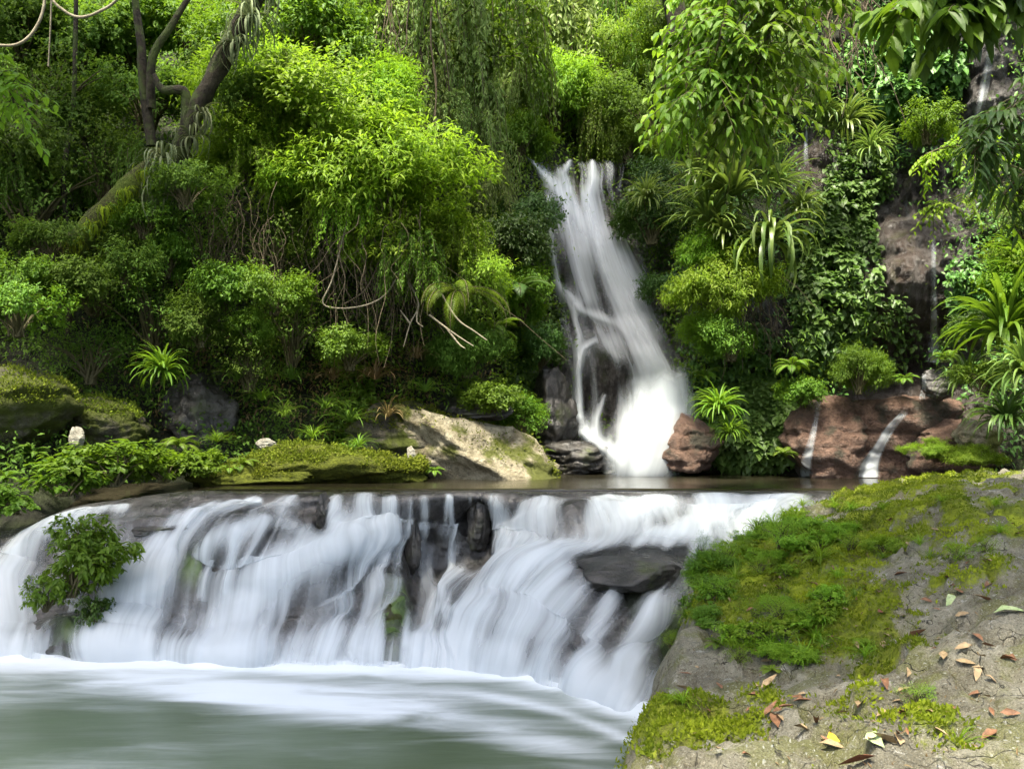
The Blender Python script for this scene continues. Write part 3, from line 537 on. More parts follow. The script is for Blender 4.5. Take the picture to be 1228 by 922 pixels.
def blade(n, mat, name, L=(.6, 1.2), w=.05, el=(15, 85), sag=1.0, dry=0):
    Vs, Fs, As, k = [], [], [], 0; m = 9
    for i in range(n):
        a = rng.uniform(0, 6.283); e = math.radians(rng.uniform(*el)); ln = rng.uniform(*L); ww = w*rng.uniform(.7, 1.2)
        h = np.array([math.cos(a), math.sin(a), 0]); sd = np.array([-math.sin(a), math.cos(a), 0])
        p = np.zeros((m, 3)); ang = e; p[0] = h*.03; g = sag*rng.uniform(.7, 1.5)
        for j in range(1, m):
            p[j] = p[j-1] + (h*math.cos(ang) + np.array([0, 0, 1])*math.sin(ang))*ln/(m-1); ang -= g*(.10 + .22*j/m)*math.cos(ang*.6)
        wd_ = ww*np.sin(np.linspace(.35, 3.05, m))**.7; tw = rng.normal()*.35
        sdd = nrm(sd[None] + np.array([0, 0, 1])[None]*tw*np.linspace(0, 1, m)[:, None])
        up = nrm(np.cross(np.gradient(p, axis=0), sdd))
        V3 = np.stack([p - sdd*wd_[:, None]*.5 + up*wd_[:, None]*.12, p, p + sdd*wd_[:, None]*.5 + up*wd_[:, None]*.12], 1).reshape(-1, 3)
        ii = np.arange(m-1)[:, None]*3 + np.arange(2)[None]; q = np.stack([ii, ii+1, ii+4, ii+3], -1).reshape(-1, 4)
        Vs.append(V3); Fs.append(q + k); As.append(np.full(len(V3), rng.random())); k += len(V3)
    return mesh(name, np.concatenate(Vs), np.concatenate(Fs), mat, True, {'rnd': np.concatenate(As)})
PINF = (np.array([(0,0,0),(-.022,.4,.0),(.022,.4,0),(0,1,-.3)], float), PINN[1])
def make_fern(name, mat, n=13, L=(.7, 1.1), el=(25, 75), np_=40):
    tb = TB(); mb = MB()
    for i in range(n):
        a = 6.283*i/n + rng.normal()*.25; e = math.radians(rng.uniform(*el)); ln = rng.uniform(*L); h = np.array([math.cos(a), math.sin(a), 0]); sd = np.array([-math.sin(a), math.cos(a), 0])
        m = np_; p = np.zeros((m, 3)); ang = e
        for j in range(1, m):
            p[j] = p[j-1] + (h*math.cos(ang) + np.array([0, 0, 1])*math.sin(ang))*ln/(m-1); ang -= (.055 + .05*j/m)*26/np_
        tn = nrm(np.gradient(p, axis=0)); up = nrm(np.cross(sd, -tn)); lenp = ln*(.22 if np_ < 42 else .15)*np.sin(np.linspace(.5, 3.05, m))
        r = rng.random()
        for s in (-1, 1):
            d = sd*s + tn*.45 - np.array([0, 0, .25]); PN = PINF if np_ > 42 else PINN; tb.add(scatter(PN, p, np.broadcast_to(d, p.shape), up + .05*rdir(m), np.maximum(lenp, .01)*rng.uniform(.9, 1.1, m), np.full(m, r)*.7 + .3*rng.random(m)))
            if np_ > 42: continue
            p2 = p + tn*ln/(m-1)*.5; tb.add(scatter(PN, p2, np.broadcast_to(d, p.shape), up + .05*rdir(m), np.maximum(lenp, .01)*rng.uniform(.85, 1.05, m), np.full(m, r)*.7 + .3*rng.random(m)))
        mb.add(*tube(p[::5], [.012, .003], 4, 2))
    return tb.build(name, mat), mb.build('stem', STEM)

KIND = {}
KIND['fine'] = [make_bush('foliage', LAN if i else OV, 900, 15, .24, .10 if i else .07, .55, LIME, lobes=13, lr=(.24, .5), spread=.78) for i in range(4)]
KIND['broad'] = [make_bush('foliage', OV, 460, 12, .24, .105, .5, MID, lobes=9, lr=(.28, .55), spread=.72) for _ in range(3)]
KIND['big'] = [make_bush('foliage', OV, 150, 9, .2, .19, .75, MID, lobes=6) for _ in range(2)]
KIND['sparse'] = [make_bush('foliage', OV, 200, 10, .3, .075, .3, OLIVE, lobes=8) for _ in range(2)]
KIND['weep'] = [make_weep('foliage', PALE), make_weep('foliage', PALE, 75, .085, OV), make_weep('foliage', PALE, 85, .07, OV)]
KIND['fern'] = [make_fern('frond', MID) for _ in range(2)]
KIND['frond'] = [make_fern('frond', LIME, 22, (.7, 1.3), (-5, 70), 56)]
KIND['strap'] = [(blade(125, STRAP, 'blade', (.6, 1.15), .07, (5, 85)), None) for _ in range(2)]
KIND['hang'] = [(blade(60, STRAP, 'blade', (.8, 1.2), .075, (5, 70), 1.9), None)]
KIND['spike'] = [(blade(150, STRAP, 'blade', (.55, 1.15), .05, (12, 88), .75), None)]
KIND['grass'] = [(blade(70, MID, 'blade', (.35, 1.0), .022, (25, 88), 1.0), None) for _ in range(2)]
kcount = 0
def plant(kind, px, py, Y, rpx, label, mat=None, name='shrub', cat='shrub', group=None, sq=(1, 1, 1), tilt=0.0, rz=None, stem=True, at=None):
    global kcount
    if at is None:
        if Y is None or Y <= 0: Y = float(wall_at(px, py)) + (Y or 0) - rpx/F*18*.35
        loc = P(px, py, Y)
    else: loc = at; Y = at[1]
    r = rpx/F*Y; v = KIND[kind][kcount % len(KIND[kind])]; kcount += 1
    e = thing(name, label, cat, loc, group)
    e.rotation_euler = (tilt, 0, rng.uniform(0, 6.28) if rz is None else rz); e.scale = (r*sq[0], r*sq[1], r*sq[2])
    f = link(v[0].name.split('.')[0], v[0], e)
    if mat: f.material_slots[0].link = 'OBJECT'; f.material_slots[0].material = mat
    if v[1] is not None and stem: link('stem', v[1], e)
    return e
import bmesh
def ico(sub):
    bm = bmesh.new(); bmesh.ops.create_icosphere(bm, subdivisions=sub, radius=1)
    V = np.array([v.co[:] for v in bm.verts]); Fc = np.array([[v.index for v in f.verts] for f in bm.faces]); bm.free(); return V, Fc
ICO = ico(5)
STONEV = {}
def stone(name, label, px, py, Y, r, mat, seed, cat='rock', group=None, rz=0.0, tilt=0.0, rough=.26, flat=.15, roll=0.0):
    V, Fc = ICO; rg = np.random.default_rng(seed + 50); pn = nrm(rg.normal(size=(15, 3))); pd = rg.uniform(.62, .95, 15)
    V = V*np.minimum(1.0, (pd/np.maximum(V @ pn.T, .05)).min(1))[:, None]*1.12
    s = 1 + rough*(fbm(V[:, 0]*1.1 + seed, V[:, 1]*1.1, V[:, 2]*1.1, 4) - .5)*2 + rough*.5*(fbm(V[:, 0]*3.5 + seed, V[:, 1]*3.5, V[:, 2]*3.5, 4, True) - .6)
    V = V*s[:, None]; lay = (V[:, 2]*2.2 + .5*vn(V[:, 0]*2, V[:, 1]*2, seed)) % 1; V[:, :2] *= (1 - flat*.5*(lay[:, None] < .25))
    V = V*np.array(r)
    STONEV[label] = V
    o = thing(name, label, cat, P(px, py, Y), group, mesh(name, V, Fc, mat)); o.rotation_euler = (tilt, roll, rz); return o

# ---------------------------------------------------------------- rocks of the banks
stone('boulder', 'square mossy boulder at the far end of the fern bank', 22, 492, 13.6, (.62, .6, .55), ROCKMOSS, 1)
stone('boulder', 'low grey-green boulder behind the white stone', 120, 505, 14.6, (.7, .5, .4), ROCKMOSS, 2)
stone('boulder', 'dark hollow-sided boulder under the small strap plant', 240, 496, 15.7, (.5, .4, .6), ROCKDARK, 3)  # near-black colour stands in for the shade of the bank hollow
stone('rock', 'pale cream rock slab sloping down to the upper pool', 578, 548, 16.3, (1.6, .9, .62), ROCKPALE, 4, roll=.42, flat=.06, rough=.34)
stone('rock', 'brown mossy slab leaning above the cream slab', 490, 522, 16.4, (.95, .7, .5), ROCKMOSS, 5, rz=.6)
stone('rock', 'dark fallen slab below the green bank shrub', 570, 490, 16.6, (.62, .4, .18), ROCKDARK, 6, rz=-.5, tilt=.5)
stone('boulder', 'dark upright rock at the foot of the waterfall', 664, 500, 18.2, (.42, .5, .85), ROCKDARK, 7)
stone('boulder', 'brown wet boulder below the waterfall', 690, 552, 17.9, (.62, .5, .34), ROCKDARK, 8)
stone('boulder', 'small dark wet boulder in front of the splash', 732, 562, 17.9, (.35, .3, .2), ROCKDARK, 9)
stone('boulder', 'russet boulder beside the splash of the waterfall', 822, 535, 17.2, (.62, .55, .55), ROCKRED, 10)
stone('boulder', 'long sloping red rock at the foot of the wet cliff', 1055, 545, 16.8, (1.7, .7, .8), ROCKRED, 31, roll=-.25)
stone('boulder', 'big red-brown boulder between the two trickles', 1000, 535, 16.6, (.85, .7, .7), ROCKRED, 11, rz=.3)
stone('boulder', 'pinkish boulder that the wide trickle runs over', 1090, 520, 16.4, (1.0, .75, .75), ROCKRED, 12, rz=-.3)
stone('boulder', 'reddish boulder under the yellow-green clump', 1148, 535, 15.6, (.75, .6, .42), ROCKRED, 13)
stone('rock', 'small dark rock at the head of the wide trickle', 1122, 463, 15.6, (.24, .2, .24), ROCKDARK, 14)
stone('rock', 'pale grey angular rock below the big strap plant', 1170, 525, 14.8, (.35, .3, .35), ROCKPALE, 15, tilt=.4)
stone('stone', 'white upright stone above the bank ferns', 92, 528, 13.6, (.10, .08, .19), mat_plain('white_stone', (.12, .11, .085), (.30, .29, .24), .8, 12), 16, 'stone', rz=.4)
stone('stone', 'white bent stone on the yellow moss bank', 318, 534, 14.9, (.14, .09, .10), bpy.data.materials['white_stone'], 17, 'stone')
stone('stone', 'small white upright stone beside the cream slab', 493, 546, 15.2, (.07, .06, .15), bpy.data.materials['white_stone'], 18, 'stone')
for q, (px, py, Y, r) in enumerate([(370, 560, 14.8, (1.0, .6, .36)), (455, 566, 15.0, (.8, .5, .28)), (300, 572, 14.4, (.8, .5, .2))]):
    stone('mossy_mound', ['yellow-green moss mound with the white bent stone', 'flat moss mound next to the cream slab', 'low dark moss mound at the pool edge'][q], px, py, Y, r, mat_plain('moss_mound', (.05, .06, .012), (.12, .14, .018), .95, 9, 1.0, .1), 20 + q, 'moss', flat=0, rough=.4)

# thin trickles clinging to the cliff and the boulders beside the falls
from mathutils.bvhtree import BVHTree
bpy.context.view_layer.update()
bv, bf, bn = [], [], 0
for o in SC.objects:
    if o.type == 'MESH' and o.name.split('.')[0] in ('hillside', 'boulder', 'rock') and len(o.data.vertices) < 120000:
        v = np.empty(len(o.data.vertices)*3, np.float32); o.data.vertices.foreach_get('co', v); M = np.array(o.matrix_world); v = v.reshape(-1, 3) @ M[:3, :3].T + M[:3, 3]
        bv.append(v); bf += [[k + bn for k in pl_.vertices] for pl_ in o.data.polygons]; bn += len(v)
TREE = BVHTree.FromPolygons([tuple(q) for q in np.concatenate(bv)], bf)
def cling(m, lift):
    Vt, nu, nv = m[0].copy(), m[4], m[5]; o = Vector((0, 0, HC)); Y = np.empty(len(Vt))
    for k, q in enumerate(Vt):
        h = TREE.ray_cast(o, (Vector(q) - o).normalized()); Y[k] = h[0].y if h[0] is not None else q[1]
    Y = Y.reshape(nu, nv)
    for _ in range(3): Y[:, 1:-1] = np.minimum(Y[:, 1:-1], (Y[:, :-2] + Y[:, 2:])/2); Y[1:-1] = (Y[:-2] + 2*Y[1:-1] + Y[2:])/4
    s = ((Y - lift).ravel()/Vt[:, 1])[:, None]; Vt = np.array([0, 0, HC]) + (Vt - np.array([0, 0, HC]))*s; return (Vt,) + m[1:]
MW = []
add_fall([(1104,1130,255,.1),(1106,1130,300,.32),(1104,1132,350,.3),(1102,1134,400,.28),(1098,1136,435,.35)], 24, 90, .05, .45, 1, .48, (), 1, 5, .25)
add_fall([(1104,1111,448,.12),(1103,1112,464,.15),(1098,1111,479,.2)], 12, 40, .05, .55, 1, .3, (), 1, 9)
add_fall([(1092,1108,477,.35),(1074,1096,494,.5),(1054,1080,514,.55),(1038,1066,538,.65),(1024,1060,556,.85),(1020,1060,572,.85)], 24, 80, .06, .75, 1, .4, (), 1, 15, .25)
add_fall([(979,985,435,.2),(977,988,460,.3),(972,987,490,.35),(964,984,520,.4),(954,978,556,.5),(952,978,572,.5)], 14, 80, .05, .6, 1, .45, (), 1, 25, .2)
add_fall([(962,970,140,.3),(962,972,160,.35),(958,974,180,.25),(950,985,215,-.2)], 16, 50, .05, .3, 1, .45, (), 1, 35, .3)
add_fall([(1072,1092,196,.15),(1070,1096,230,.15),(1070,1100,262,.1),(1072,1100,290,-.1)], 20, 50, .05, .5, 1, .45, (), 1, 63, .3)
add_fall([(1176,1204,20,.2),(1168,1200,70,.15),(1160,1190,120,.1),(1150,1180,160,0)], 24, 60, .05, .5, 1, .45, (), 1, 67, .3)
add_fall([(1128,1142,270,.1),(1130,1146,330,.1),(1128,1146,390,.05),(1126,1142,430,0)], 16, 60, .05, .5, 1, .45, (), 1, 73, .3)
MW = [cling(m, .05) for m in MW]
ofs = np.cumsum([0] + [len(m[0]) for m in MW])
struct('trickle_water', mesh('trickle_water', np.concatenate([m[0] for m in MW]), np.concatenate([m[1] + o for m, o in zip(MW, ofs)]), WATER, True,
       {'cov': np.concatenate([m[2] for m in MW])}, np.concatenate([m[3] for m in MW])))


# ---------------------------------------------------------------- undergrowth clothing the terrain (uncountable)
def under(name, label, mat, ncl, nl, box, L, lift, keep, tpl=MICRO, tw=.3, droop=.45):
    px = rng.uniform(box[0], box[2], ncl); py = rng.uniform(box[1], box[3], ncl); py = HY + (py - HY)
    Y = wall_at(px, py); m = (keep(px, py) > rng.random(ncl)) & (HC - (py - HY)/F*Y > 1.62); px, py, Y = px[m], py[m], Y[m]
    c = P(px, py, Y - rng.random(m.sum())**1.5*lift); k = len(c)
    pos = np.repeat(c, nl, 0) + rng.normal(size=(k*nl, 3))*tw*np.array([.5, .4, .45])
    out = np.array([0, -.8, .35]); d = out + rdir(k*nl)*1.0 + np.array([0, 0, -droop]); n = np.array([0, -.5, .9]) + .6*rdir(k*nl)
    tb = TB(); tb.add(scatter(tpl, pos, d, n, L*rng.uniform(.55, 1.3, k*nl), np.repeat(rng.random(k), nl)*.6 + .4*rng.random(k*nl)))
    return link(name, tb.build(name, mat), kind='stuff', label=label)
def rockmask(px, py):
    return np.clip(1.25*(blob(px, py, 735, 380, 90, 230) + blob(px, py, 1095, 330, 72, 150) + blob(px, py, 1180, 90, 60, 100) + blob(px, py, 1070, 520, 140, 55) + .9*blob(px, py, 975, 190, 34, 36) + .8*blob(px, py, 912, 400, 40, 45)), 0, 1)
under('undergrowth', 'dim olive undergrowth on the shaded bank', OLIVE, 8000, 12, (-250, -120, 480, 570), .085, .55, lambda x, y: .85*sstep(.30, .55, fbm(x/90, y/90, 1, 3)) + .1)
under('undergrowth', 'mixed green undergrowth high on the forest slope', MID, 3800, 11, (-300, -300, 520, 260), .12, .6, lambda x, y: .3 + .7*sstep(.35, .55, fbm(x/70, y/70, 6, 3)), OV)
under('undergrowth', 'green undergrowth over the slope behind the falls', MID, 8500, 13, (400, -200, 860, 540), .10, .7, lambda x, y: (1 - rockmask(x, y))*(.3 + .7*sstep(.35, .55, fbm(x/70, y/70, 4, 3))))
under('undergrowth', 'dark leafy undergrowth on the wet cliff', IVY, 5200, 12, (780, -200, 1450, 560), .10, .35, lambda x, y: (1 - rockmask(x, y))*(.35 + .65*sstep(.35, .5, fbm(x/60, y/60, 8, 3))), OV)
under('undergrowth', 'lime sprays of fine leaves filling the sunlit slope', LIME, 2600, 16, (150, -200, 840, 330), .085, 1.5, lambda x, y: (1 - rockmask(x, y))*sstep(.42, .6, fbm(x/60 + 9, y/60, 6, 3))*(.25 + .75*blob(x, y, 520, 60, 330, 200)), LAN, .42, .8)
under('undergrowth', 'green drooping sprays between the bushes', MID, 3600, 14, (-200, -200, 1300, 500), .085, 1.2, lambda x, y: (1 - rockmask(x, y))*sstep(.4, .58, fbm(x/55 + 3, y/55, 9, 3))*(.35 + .65*sstep(150, 400, x)), LAN, .4, .8)
under('leaf_litter', 'dry brown litter and twigs on the bank', DRY, 1500, 10, (100, 330, 640, 560), .11, .2, lambda x, y: .75*blob(x, y, 440, 470, 130, 80) + .3*blob(x, y, 240, 420, 140, 90), LAN, .3, .9)

# ---------------------------------------------------------------- trees with trunks
def trunk_tree(label, pts, rad, mat, limbs=(), name='tree', cat='tree', bark=.3, seed=1):
    W = [P(*q) for q in pts]; o0 = W[0]; e = thing(name, label, cat, o0)
    mb = MB(); mb.add(*tube(np.array(W) - o0, rad, 14, 8, bark, seed)); link('trunk', mb.build('trunk', mat), e)
    for lp, lr in limbs:
        mb = MB(); mb.add(*tube(np.array([P(*q) for q in lp]) - o0, lr, 8, 6, .25, seed)); link('limb', mb.build('limb', mat), e)
    return e, o0
def epi(e, o0, px, py, Y, n, L, mat, name='epiphyte', w=.03):
    o = link(name, blade(n, mat, name, L, w, (-60, 60), 2.2), e, P(px, py, Y) - o0); return o
GREYGREEN = mat_leaf('leaf_greygreen', (.09, .12, .055), (.17, .20, .10), (.14, .18, .05), .25, .6, .2)
e, o0 = trunk_tree('dark leaning trunk draped with grey-green hanging ferns', [(196, 300, 15.6), (205, 215, 15.3), (228, 150, 15.1), (258, 88, 15.0), (292, 25, 15.0), (330, -60, 15.0), (400, -230, 15.2)], (.16, .145, .13, .135, .14, .13, .12), BARK,
    [([(222, 165, 15.1), (222, 112, 15.0), (196, 108, 14.9), (184, 90, 14.9)], (.09, .07, .04)), ([(182, 175, 15.2), (172, 100, 15.1), (168, 45, 15.1), (158, -25, 15.1)], (.08, .07, .05)), ([(181, 130, 15.1), (183, 70, 15.0), (205, 32, 15.0), (232, -12, 15.0)], (.07, .06, .04))], 'leaning_tree', seed=3)
for px, py, n, L in [(300, 20, 60, (.4, .9)), (316, -20, 50, (.5, 1.0)), (280, 50, 36, (.3, .7)), (240, 135, 40, (.25, .6)), (230, 165, 36, (.25, .6)), (196, 190, 60, (.3, .7)), (188, 215, 60, (.3, .8)), (205, 205, 40, (.3, .7))]:
    epi(e, o0, px, py, 14.85, n, L, GREYGREEN)
e, o0 = trunk_tree('yellow-mossed log slanting up to the leaning trunk', [(40, 370, 15.0), (85, 300, 14.9), (128, 250, 14.95), (165, 215, 15.0), (196, 185, 15.2)], (.15, .17, .155, .15, .14), MOSSBARK, name='mossy_log', cat='log', seed=8)
for px, py in [(90, 292), (125, 250), (150, 228), (172, 205), (110, 268), (70, 325)]: epi(e, o0, px, py, 14.7, 60, (.12, .35), MOSSB, 'moss_tuft', .012)
for i, (px, y0, y1, Y, r, lb) in enumerate([(600, 260, -60, 22.5, .22, 'slim dark trunk among the weeping foliage'), (372, 60, -90, 18.6, .2, 'grey trunk behind the top of the lime mound'), (500, 240, -60, 20.2, .14, 'pale thin trunk wrapped in creepers'),
        (790, 150, -80, 23.5, .24, 'dark mossy trunk above the waterfall lip'), (806, 60, -60, 20.0, .22, 'shadowed trunk where the cliff foliage begins'), (60, 120, -60, 17.5, .12, 'thin straight stem in the dim forest'), (80, 420, 120, 15.9, .05, 'very thin pale sapling in the dim forest'), (690, 90, -80, 27, .2, 'far trunk high above the waterfall')]):
    trunk_tree(lb, [(px, y0, Y), (px + 6, (y0*2+y1)/3, Y), (px - 4, (y0+2*y1)/3, Y), (px + 8, y1, Y), (px + 12, y1 - 150, Y)], (r, r*.9, r*.8, r*.7, r*.6), BARK, name='tall_tree', cat='tree', seed=i)

# ---------------------------------------------------------------- shrubs, ferns and creepers
pl = plant
# sunlit lime mound
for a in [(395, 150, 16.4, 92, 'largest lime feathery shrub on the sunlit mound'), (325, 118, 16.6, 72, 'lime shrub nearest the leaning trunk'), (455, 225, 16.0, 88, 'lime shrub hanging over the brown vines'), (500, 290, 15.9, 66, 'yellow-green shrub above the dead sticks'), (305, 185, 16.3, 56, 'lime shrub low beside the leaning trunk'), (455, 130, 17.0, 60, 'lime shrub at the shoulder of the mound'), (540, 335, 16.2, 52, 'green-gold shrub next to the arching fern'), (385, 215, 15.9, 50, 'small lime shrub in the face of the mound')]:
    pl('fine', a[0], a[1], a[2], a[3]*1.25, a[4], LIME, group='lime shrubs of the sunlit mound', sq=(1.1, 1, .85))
for a in [(372, 52, 18.0, 80, 'bright green bush above the lime mound'), (430, 88, 17.8, 62, 'green bush with dark gaps above the lime mound'), (268, 60, 17.2, 60, 'yellowish bush behind the leaning trunk'), (150, 40, 17.6, 62, 'thin sunflecked bush behind the forked stems'), (225, 28, 17.6, 58, 'sunlit bush between the two forked limbs'), (330, 0, 18.3, 66, 'green crown at the head of the leaning trunk')]:
    pl('broad', *a[:4], a[4], MID, group='bushes above the lime mound')
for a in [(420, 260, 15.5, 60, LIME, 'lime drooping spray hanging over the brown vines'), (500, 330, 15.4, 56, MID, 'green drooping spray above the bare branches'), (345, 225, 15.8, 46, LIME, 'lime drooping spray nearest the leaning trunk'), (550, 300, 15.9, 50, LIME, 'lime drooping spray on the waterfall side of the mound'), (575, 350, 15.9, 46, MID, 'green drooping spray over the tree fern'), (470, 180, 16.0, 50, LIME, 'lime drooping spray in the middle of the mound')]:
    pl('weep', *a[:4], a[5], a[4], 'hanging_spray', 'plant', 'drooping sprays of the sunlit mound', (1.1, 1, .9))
for a in [(225, 225, 14.6, 44, 'green bush hiding the foot of the leaning trunk'), (100, 340, 14.4, 50, 'bush hiding the lower end of the mossy log'), (290, 120, 15.6, 46, 'leafy bush against the leaning trunk'), (60, 290, 14.6, 40, 'bush behind the bright shrub of the square boulder'), (330, 350, 15.0, 46, 'green bush at the edge of the brown vines'), (240, 390, 14.8, 44, 'green bush over the dark hollow boulder'), (420, 420, 15.4, 40, 'green bush at the tips of the brown vines'), (150, 320, 14.8, 44, 'green bush under the middle of the log')]:
    pl('broad', *a[:4], a[4], OLIVE if a[0] < 245 or a[0] in (290,) else MID, group='bushes around the leaning trunk')  # olive bushes: the dim bank's shade is put into their leaf colour
for k, (lb, x0, y0, x1, y1, mt, n_) in enumerate([('thin green drooping spray among the bushes above the lime mound', 250, 0, 480, 110, MID, 8), ('pale drooping spray in the forest wall beside the weeping trees', 480, 20, 640, 260, PALE, 9), ('lime drooping spray draped over the face of the mound', 270, 110, 520, 300, LIME, 10), ('dim drooping spray in the shaded forest', 10, 20, 240, 260, OLIVE, 9), ('green drooping spray in the high forest above the falls', 640, 10, 830, 170, MID, 7)]):
    for _ in range(n_):
        px, py = rng.uniform(x0, x1), rng.uniform(y0, y1); Yw_ = float(wall_at(px, py)); pl('weep', px, py, (15.6 + rng.uniform(-.3, .6)) if k == 2 else Yw_ - rng.uniform(.8, 1.9), rng.uniform(34, 56), lb, mt, 'hanging_spray', 'plant', lb + 's', (1, 1, rng.uniform(.9, 1.4)))
# weeping curtain and forest behind the falls
for a in [(520, 60, 19.5, 96, PALE, 'pale green weeping tree beside the dark hollow'), (560, 170, 19.8, 84, PALE, 'weeping tree hanging over the dark bank'), (500, 170, 19.0, 66, PALE, 'narrow weeping creeper beside the lime mound'), (595, 60, 20.5, 90, MID, 'bright weeping tree in the middle of the forest'), (590, 235, 19.2, 48, PALE, 'pale-tipped spray overhanging the waterfall channel'), (655, 40, 24, 95, PALE, 'tall feathery tree above the waterfall'), (470, 10, 20.0, 70, OLIVE, 'brownish hanging creeper over the dark hollow'), (770, 60, 24.5, 95, OLIVE, 'shaded drooping tree over the waterfall lip')]:
    pl('weep', *a[:4], a[5], a[4], 'tree', 'tree', 'weeping trees behind the falls', (1, 1, 1.15))
for a in [(560, 10, 22, 70, LIME, 'sunlit lime tree top in the middle of the forest'), (625, 110, 22.5, 58, MID, 'round green bush left of the high lime spray'), (665, 118, 22.5, 66, LIME, 'high lime spray above the waterfall lip'), (705, 75, 24.5, 70, LIME, 'sunlit leaning bush higher than the lime spray'), (752, 175, 21.6, 34, MID, 'green bush at the waterfall lip'), (785, 130, 22, 70, OLIVE, 'shaded bush near the dark mossy trunk'), (625, 170, 21, 42, MID, 'leafy bush over the thin side stream'), (702, 158, 23.5, 34, OLIVE, 'low bush on the waterfall lip'), (740, 15, 27, 80, MID, 'far green tree high above the waterfall'), (820, 40, 22, 60, MID, 'green tree at the head of the dark gully')]:
    pl('fine', *a[:4], a[5], a[4], 'bush', 'bush', 'bushes of the forest above the falls')
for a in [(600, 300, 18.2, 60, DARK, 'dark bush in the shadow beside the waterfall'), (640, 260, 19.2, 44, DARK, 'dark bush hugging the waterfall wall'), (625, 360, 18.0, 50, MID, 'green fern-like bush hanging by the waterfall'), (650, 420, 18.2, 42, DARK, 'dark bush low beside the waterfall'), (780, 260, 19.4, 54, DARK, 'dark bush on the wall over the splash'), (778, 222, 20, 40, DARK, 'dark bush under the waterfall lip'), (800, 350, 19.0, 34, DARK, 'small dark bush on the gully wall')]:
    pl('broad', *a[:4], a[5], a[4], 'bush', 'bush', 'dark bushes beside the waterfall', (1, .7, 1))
pl('frond', 548, 350, 15.6, 70, 'bright arching tree fern leaning towards the waterfall', LIME, 'fern', 'fern', rz=.3)
pl('fern', 590, 400, 16.4, 48, 'green fern hanging under the bright tree fern', MID, 'fern', 'fern')
pl('fern', 620, 350, 17.2, 55, 'dark fern hanging beside the waterfall channel', DARK, 'fern', 'fern')
pl('broad', 590, 478, 16.2, 44, 'fresh green shrub above the dark fallen slab', MID, sq=(1.2, .8, .8))
pl('broad', 625, 500, 16.8, 34, 'small green shrub beside the dark upright rock', MID)
pl('fern', 645, 548, 17.0, 26, 'little fern by the brown wet boulder', MID, 'fern', 'fern')
pl('fine', 560, 425, 16.4, 46, 'olive shrub on the bank under the tree fern', OLIVE)
# dim bank
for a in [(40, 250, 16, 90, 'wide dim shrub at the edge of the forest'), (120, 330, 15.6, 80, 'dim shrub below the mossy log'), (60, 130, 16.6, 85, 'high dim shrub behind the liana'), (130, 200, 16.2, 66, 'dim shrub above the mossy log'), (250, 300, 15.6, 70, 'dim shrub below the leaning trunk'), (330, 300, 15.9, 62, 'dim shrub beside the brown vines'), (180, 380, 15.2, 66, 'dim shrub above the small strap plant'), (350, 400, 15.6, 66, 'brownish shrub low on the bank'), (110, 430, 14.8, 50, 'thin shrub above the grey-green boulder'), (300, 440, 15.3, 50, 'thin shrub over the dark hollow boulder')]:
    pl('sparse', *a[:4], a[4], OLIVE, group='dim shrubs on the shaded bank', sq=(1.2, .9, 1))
for a in [(22, 372, 13.6, 52, 'bright green shrub over the square boulder'), (275, 345, 15.1, 50, 'bright green shrub lit among dim ones'), (300, 395, 15.0, 30, 'sun-touched shrub above the dry bank'), (175, 265, 15.0, 36, 'small green shrub under the mossy log'), (20, 330, 14.0, 44, 'upper green shrub over the square boulder'), (200, 310, 15.2, 40, 'mid green shrub between log and vines')]:
    pl('broad', *a[:4], a[4], MID, group='green shrubs in the dim bank')
pl('strap', 195, 447, 14.4, 44, 'small strap-leaved plant above the dark hollow boulder', MID, 'strap_plant', 'plant')
pl('grass', 390, 490, 15.4, 52, 'drooping dry grass clump on the brown bank', OLIVE, 'grass_clump', 'grass', sq=(1.3, .8, .8))
pl('grass', 450, 455, 15.8, 56, 'tall dry grass clump under the brown vines', DRY, 'grass_clump', 'grass', sq=(1.2, .8, .8))
pl('grass', 340, 500, 15.0, 40, 'dark grass clump beside the dark hollow boulder', OLIVE, 'grass_clump', 'grass')
pl('grass', 500, 430, 16.2, 44, 'brown grass clump under the dead sticks', DRY, 'grass_clump', 'grass')
for a in [(285, 455, 15.2, 44, OLIVE, 'drooping grass over the dark hollow boulder'), (420, 505, 15.3, 46, OLIVE, 'drooping grass in the middle of the brown bank'), (375, 525, 15.0, 38, MID, 'green grass behind the yellow moss mound'), (465, 500, 15.7, 46, DRY, 'straw grass above the sloping slab'), (315, 480, 15.2, 40, MID, 'green grass at the edge of the dark bank'), (430, 535, 15.0, 30, MID, 'short grass on the flat moss mound'), (260, 530, 14.6, 32, MID, 'short grass between the leafy row and the moss mound'), (400, 455, 15.6, 46, DRY, 'straw grass under the vine tips'), (510, 470, 16.0, 40, OLIVE, 'olive grass over the dark fallen slab'), (350, 455, 15.4, 40, OLIVE, 'olive grass beside the green bush of the vine tips')]:
    pl('grass', *a[:4], a[5], a[4], 'grass_clump', 'grass', 'grass clumps of the bank', (1.3, .9, .9))
for a in [(75, 572, 12.7, 60, 'big-leaved bank plant nearest the cascade'), (135, 560, 13.1, 62, 'big-leaved bank plant in the middle of the row'), (195, 558, 13.5, 54, 'big-leaved bank plant with the brightest leaves'), (245, 560, 14.0, 40, 'small bank plant at the end of the row'), (20, 598, 12.2, 50, 'yellowish bank plant where the cascade bends')]:
    pl('big', *a[:4], a[4], MID, 'leafy_plant', 'plant', 'leafy plants along the bank', (1.15, .9, .62))
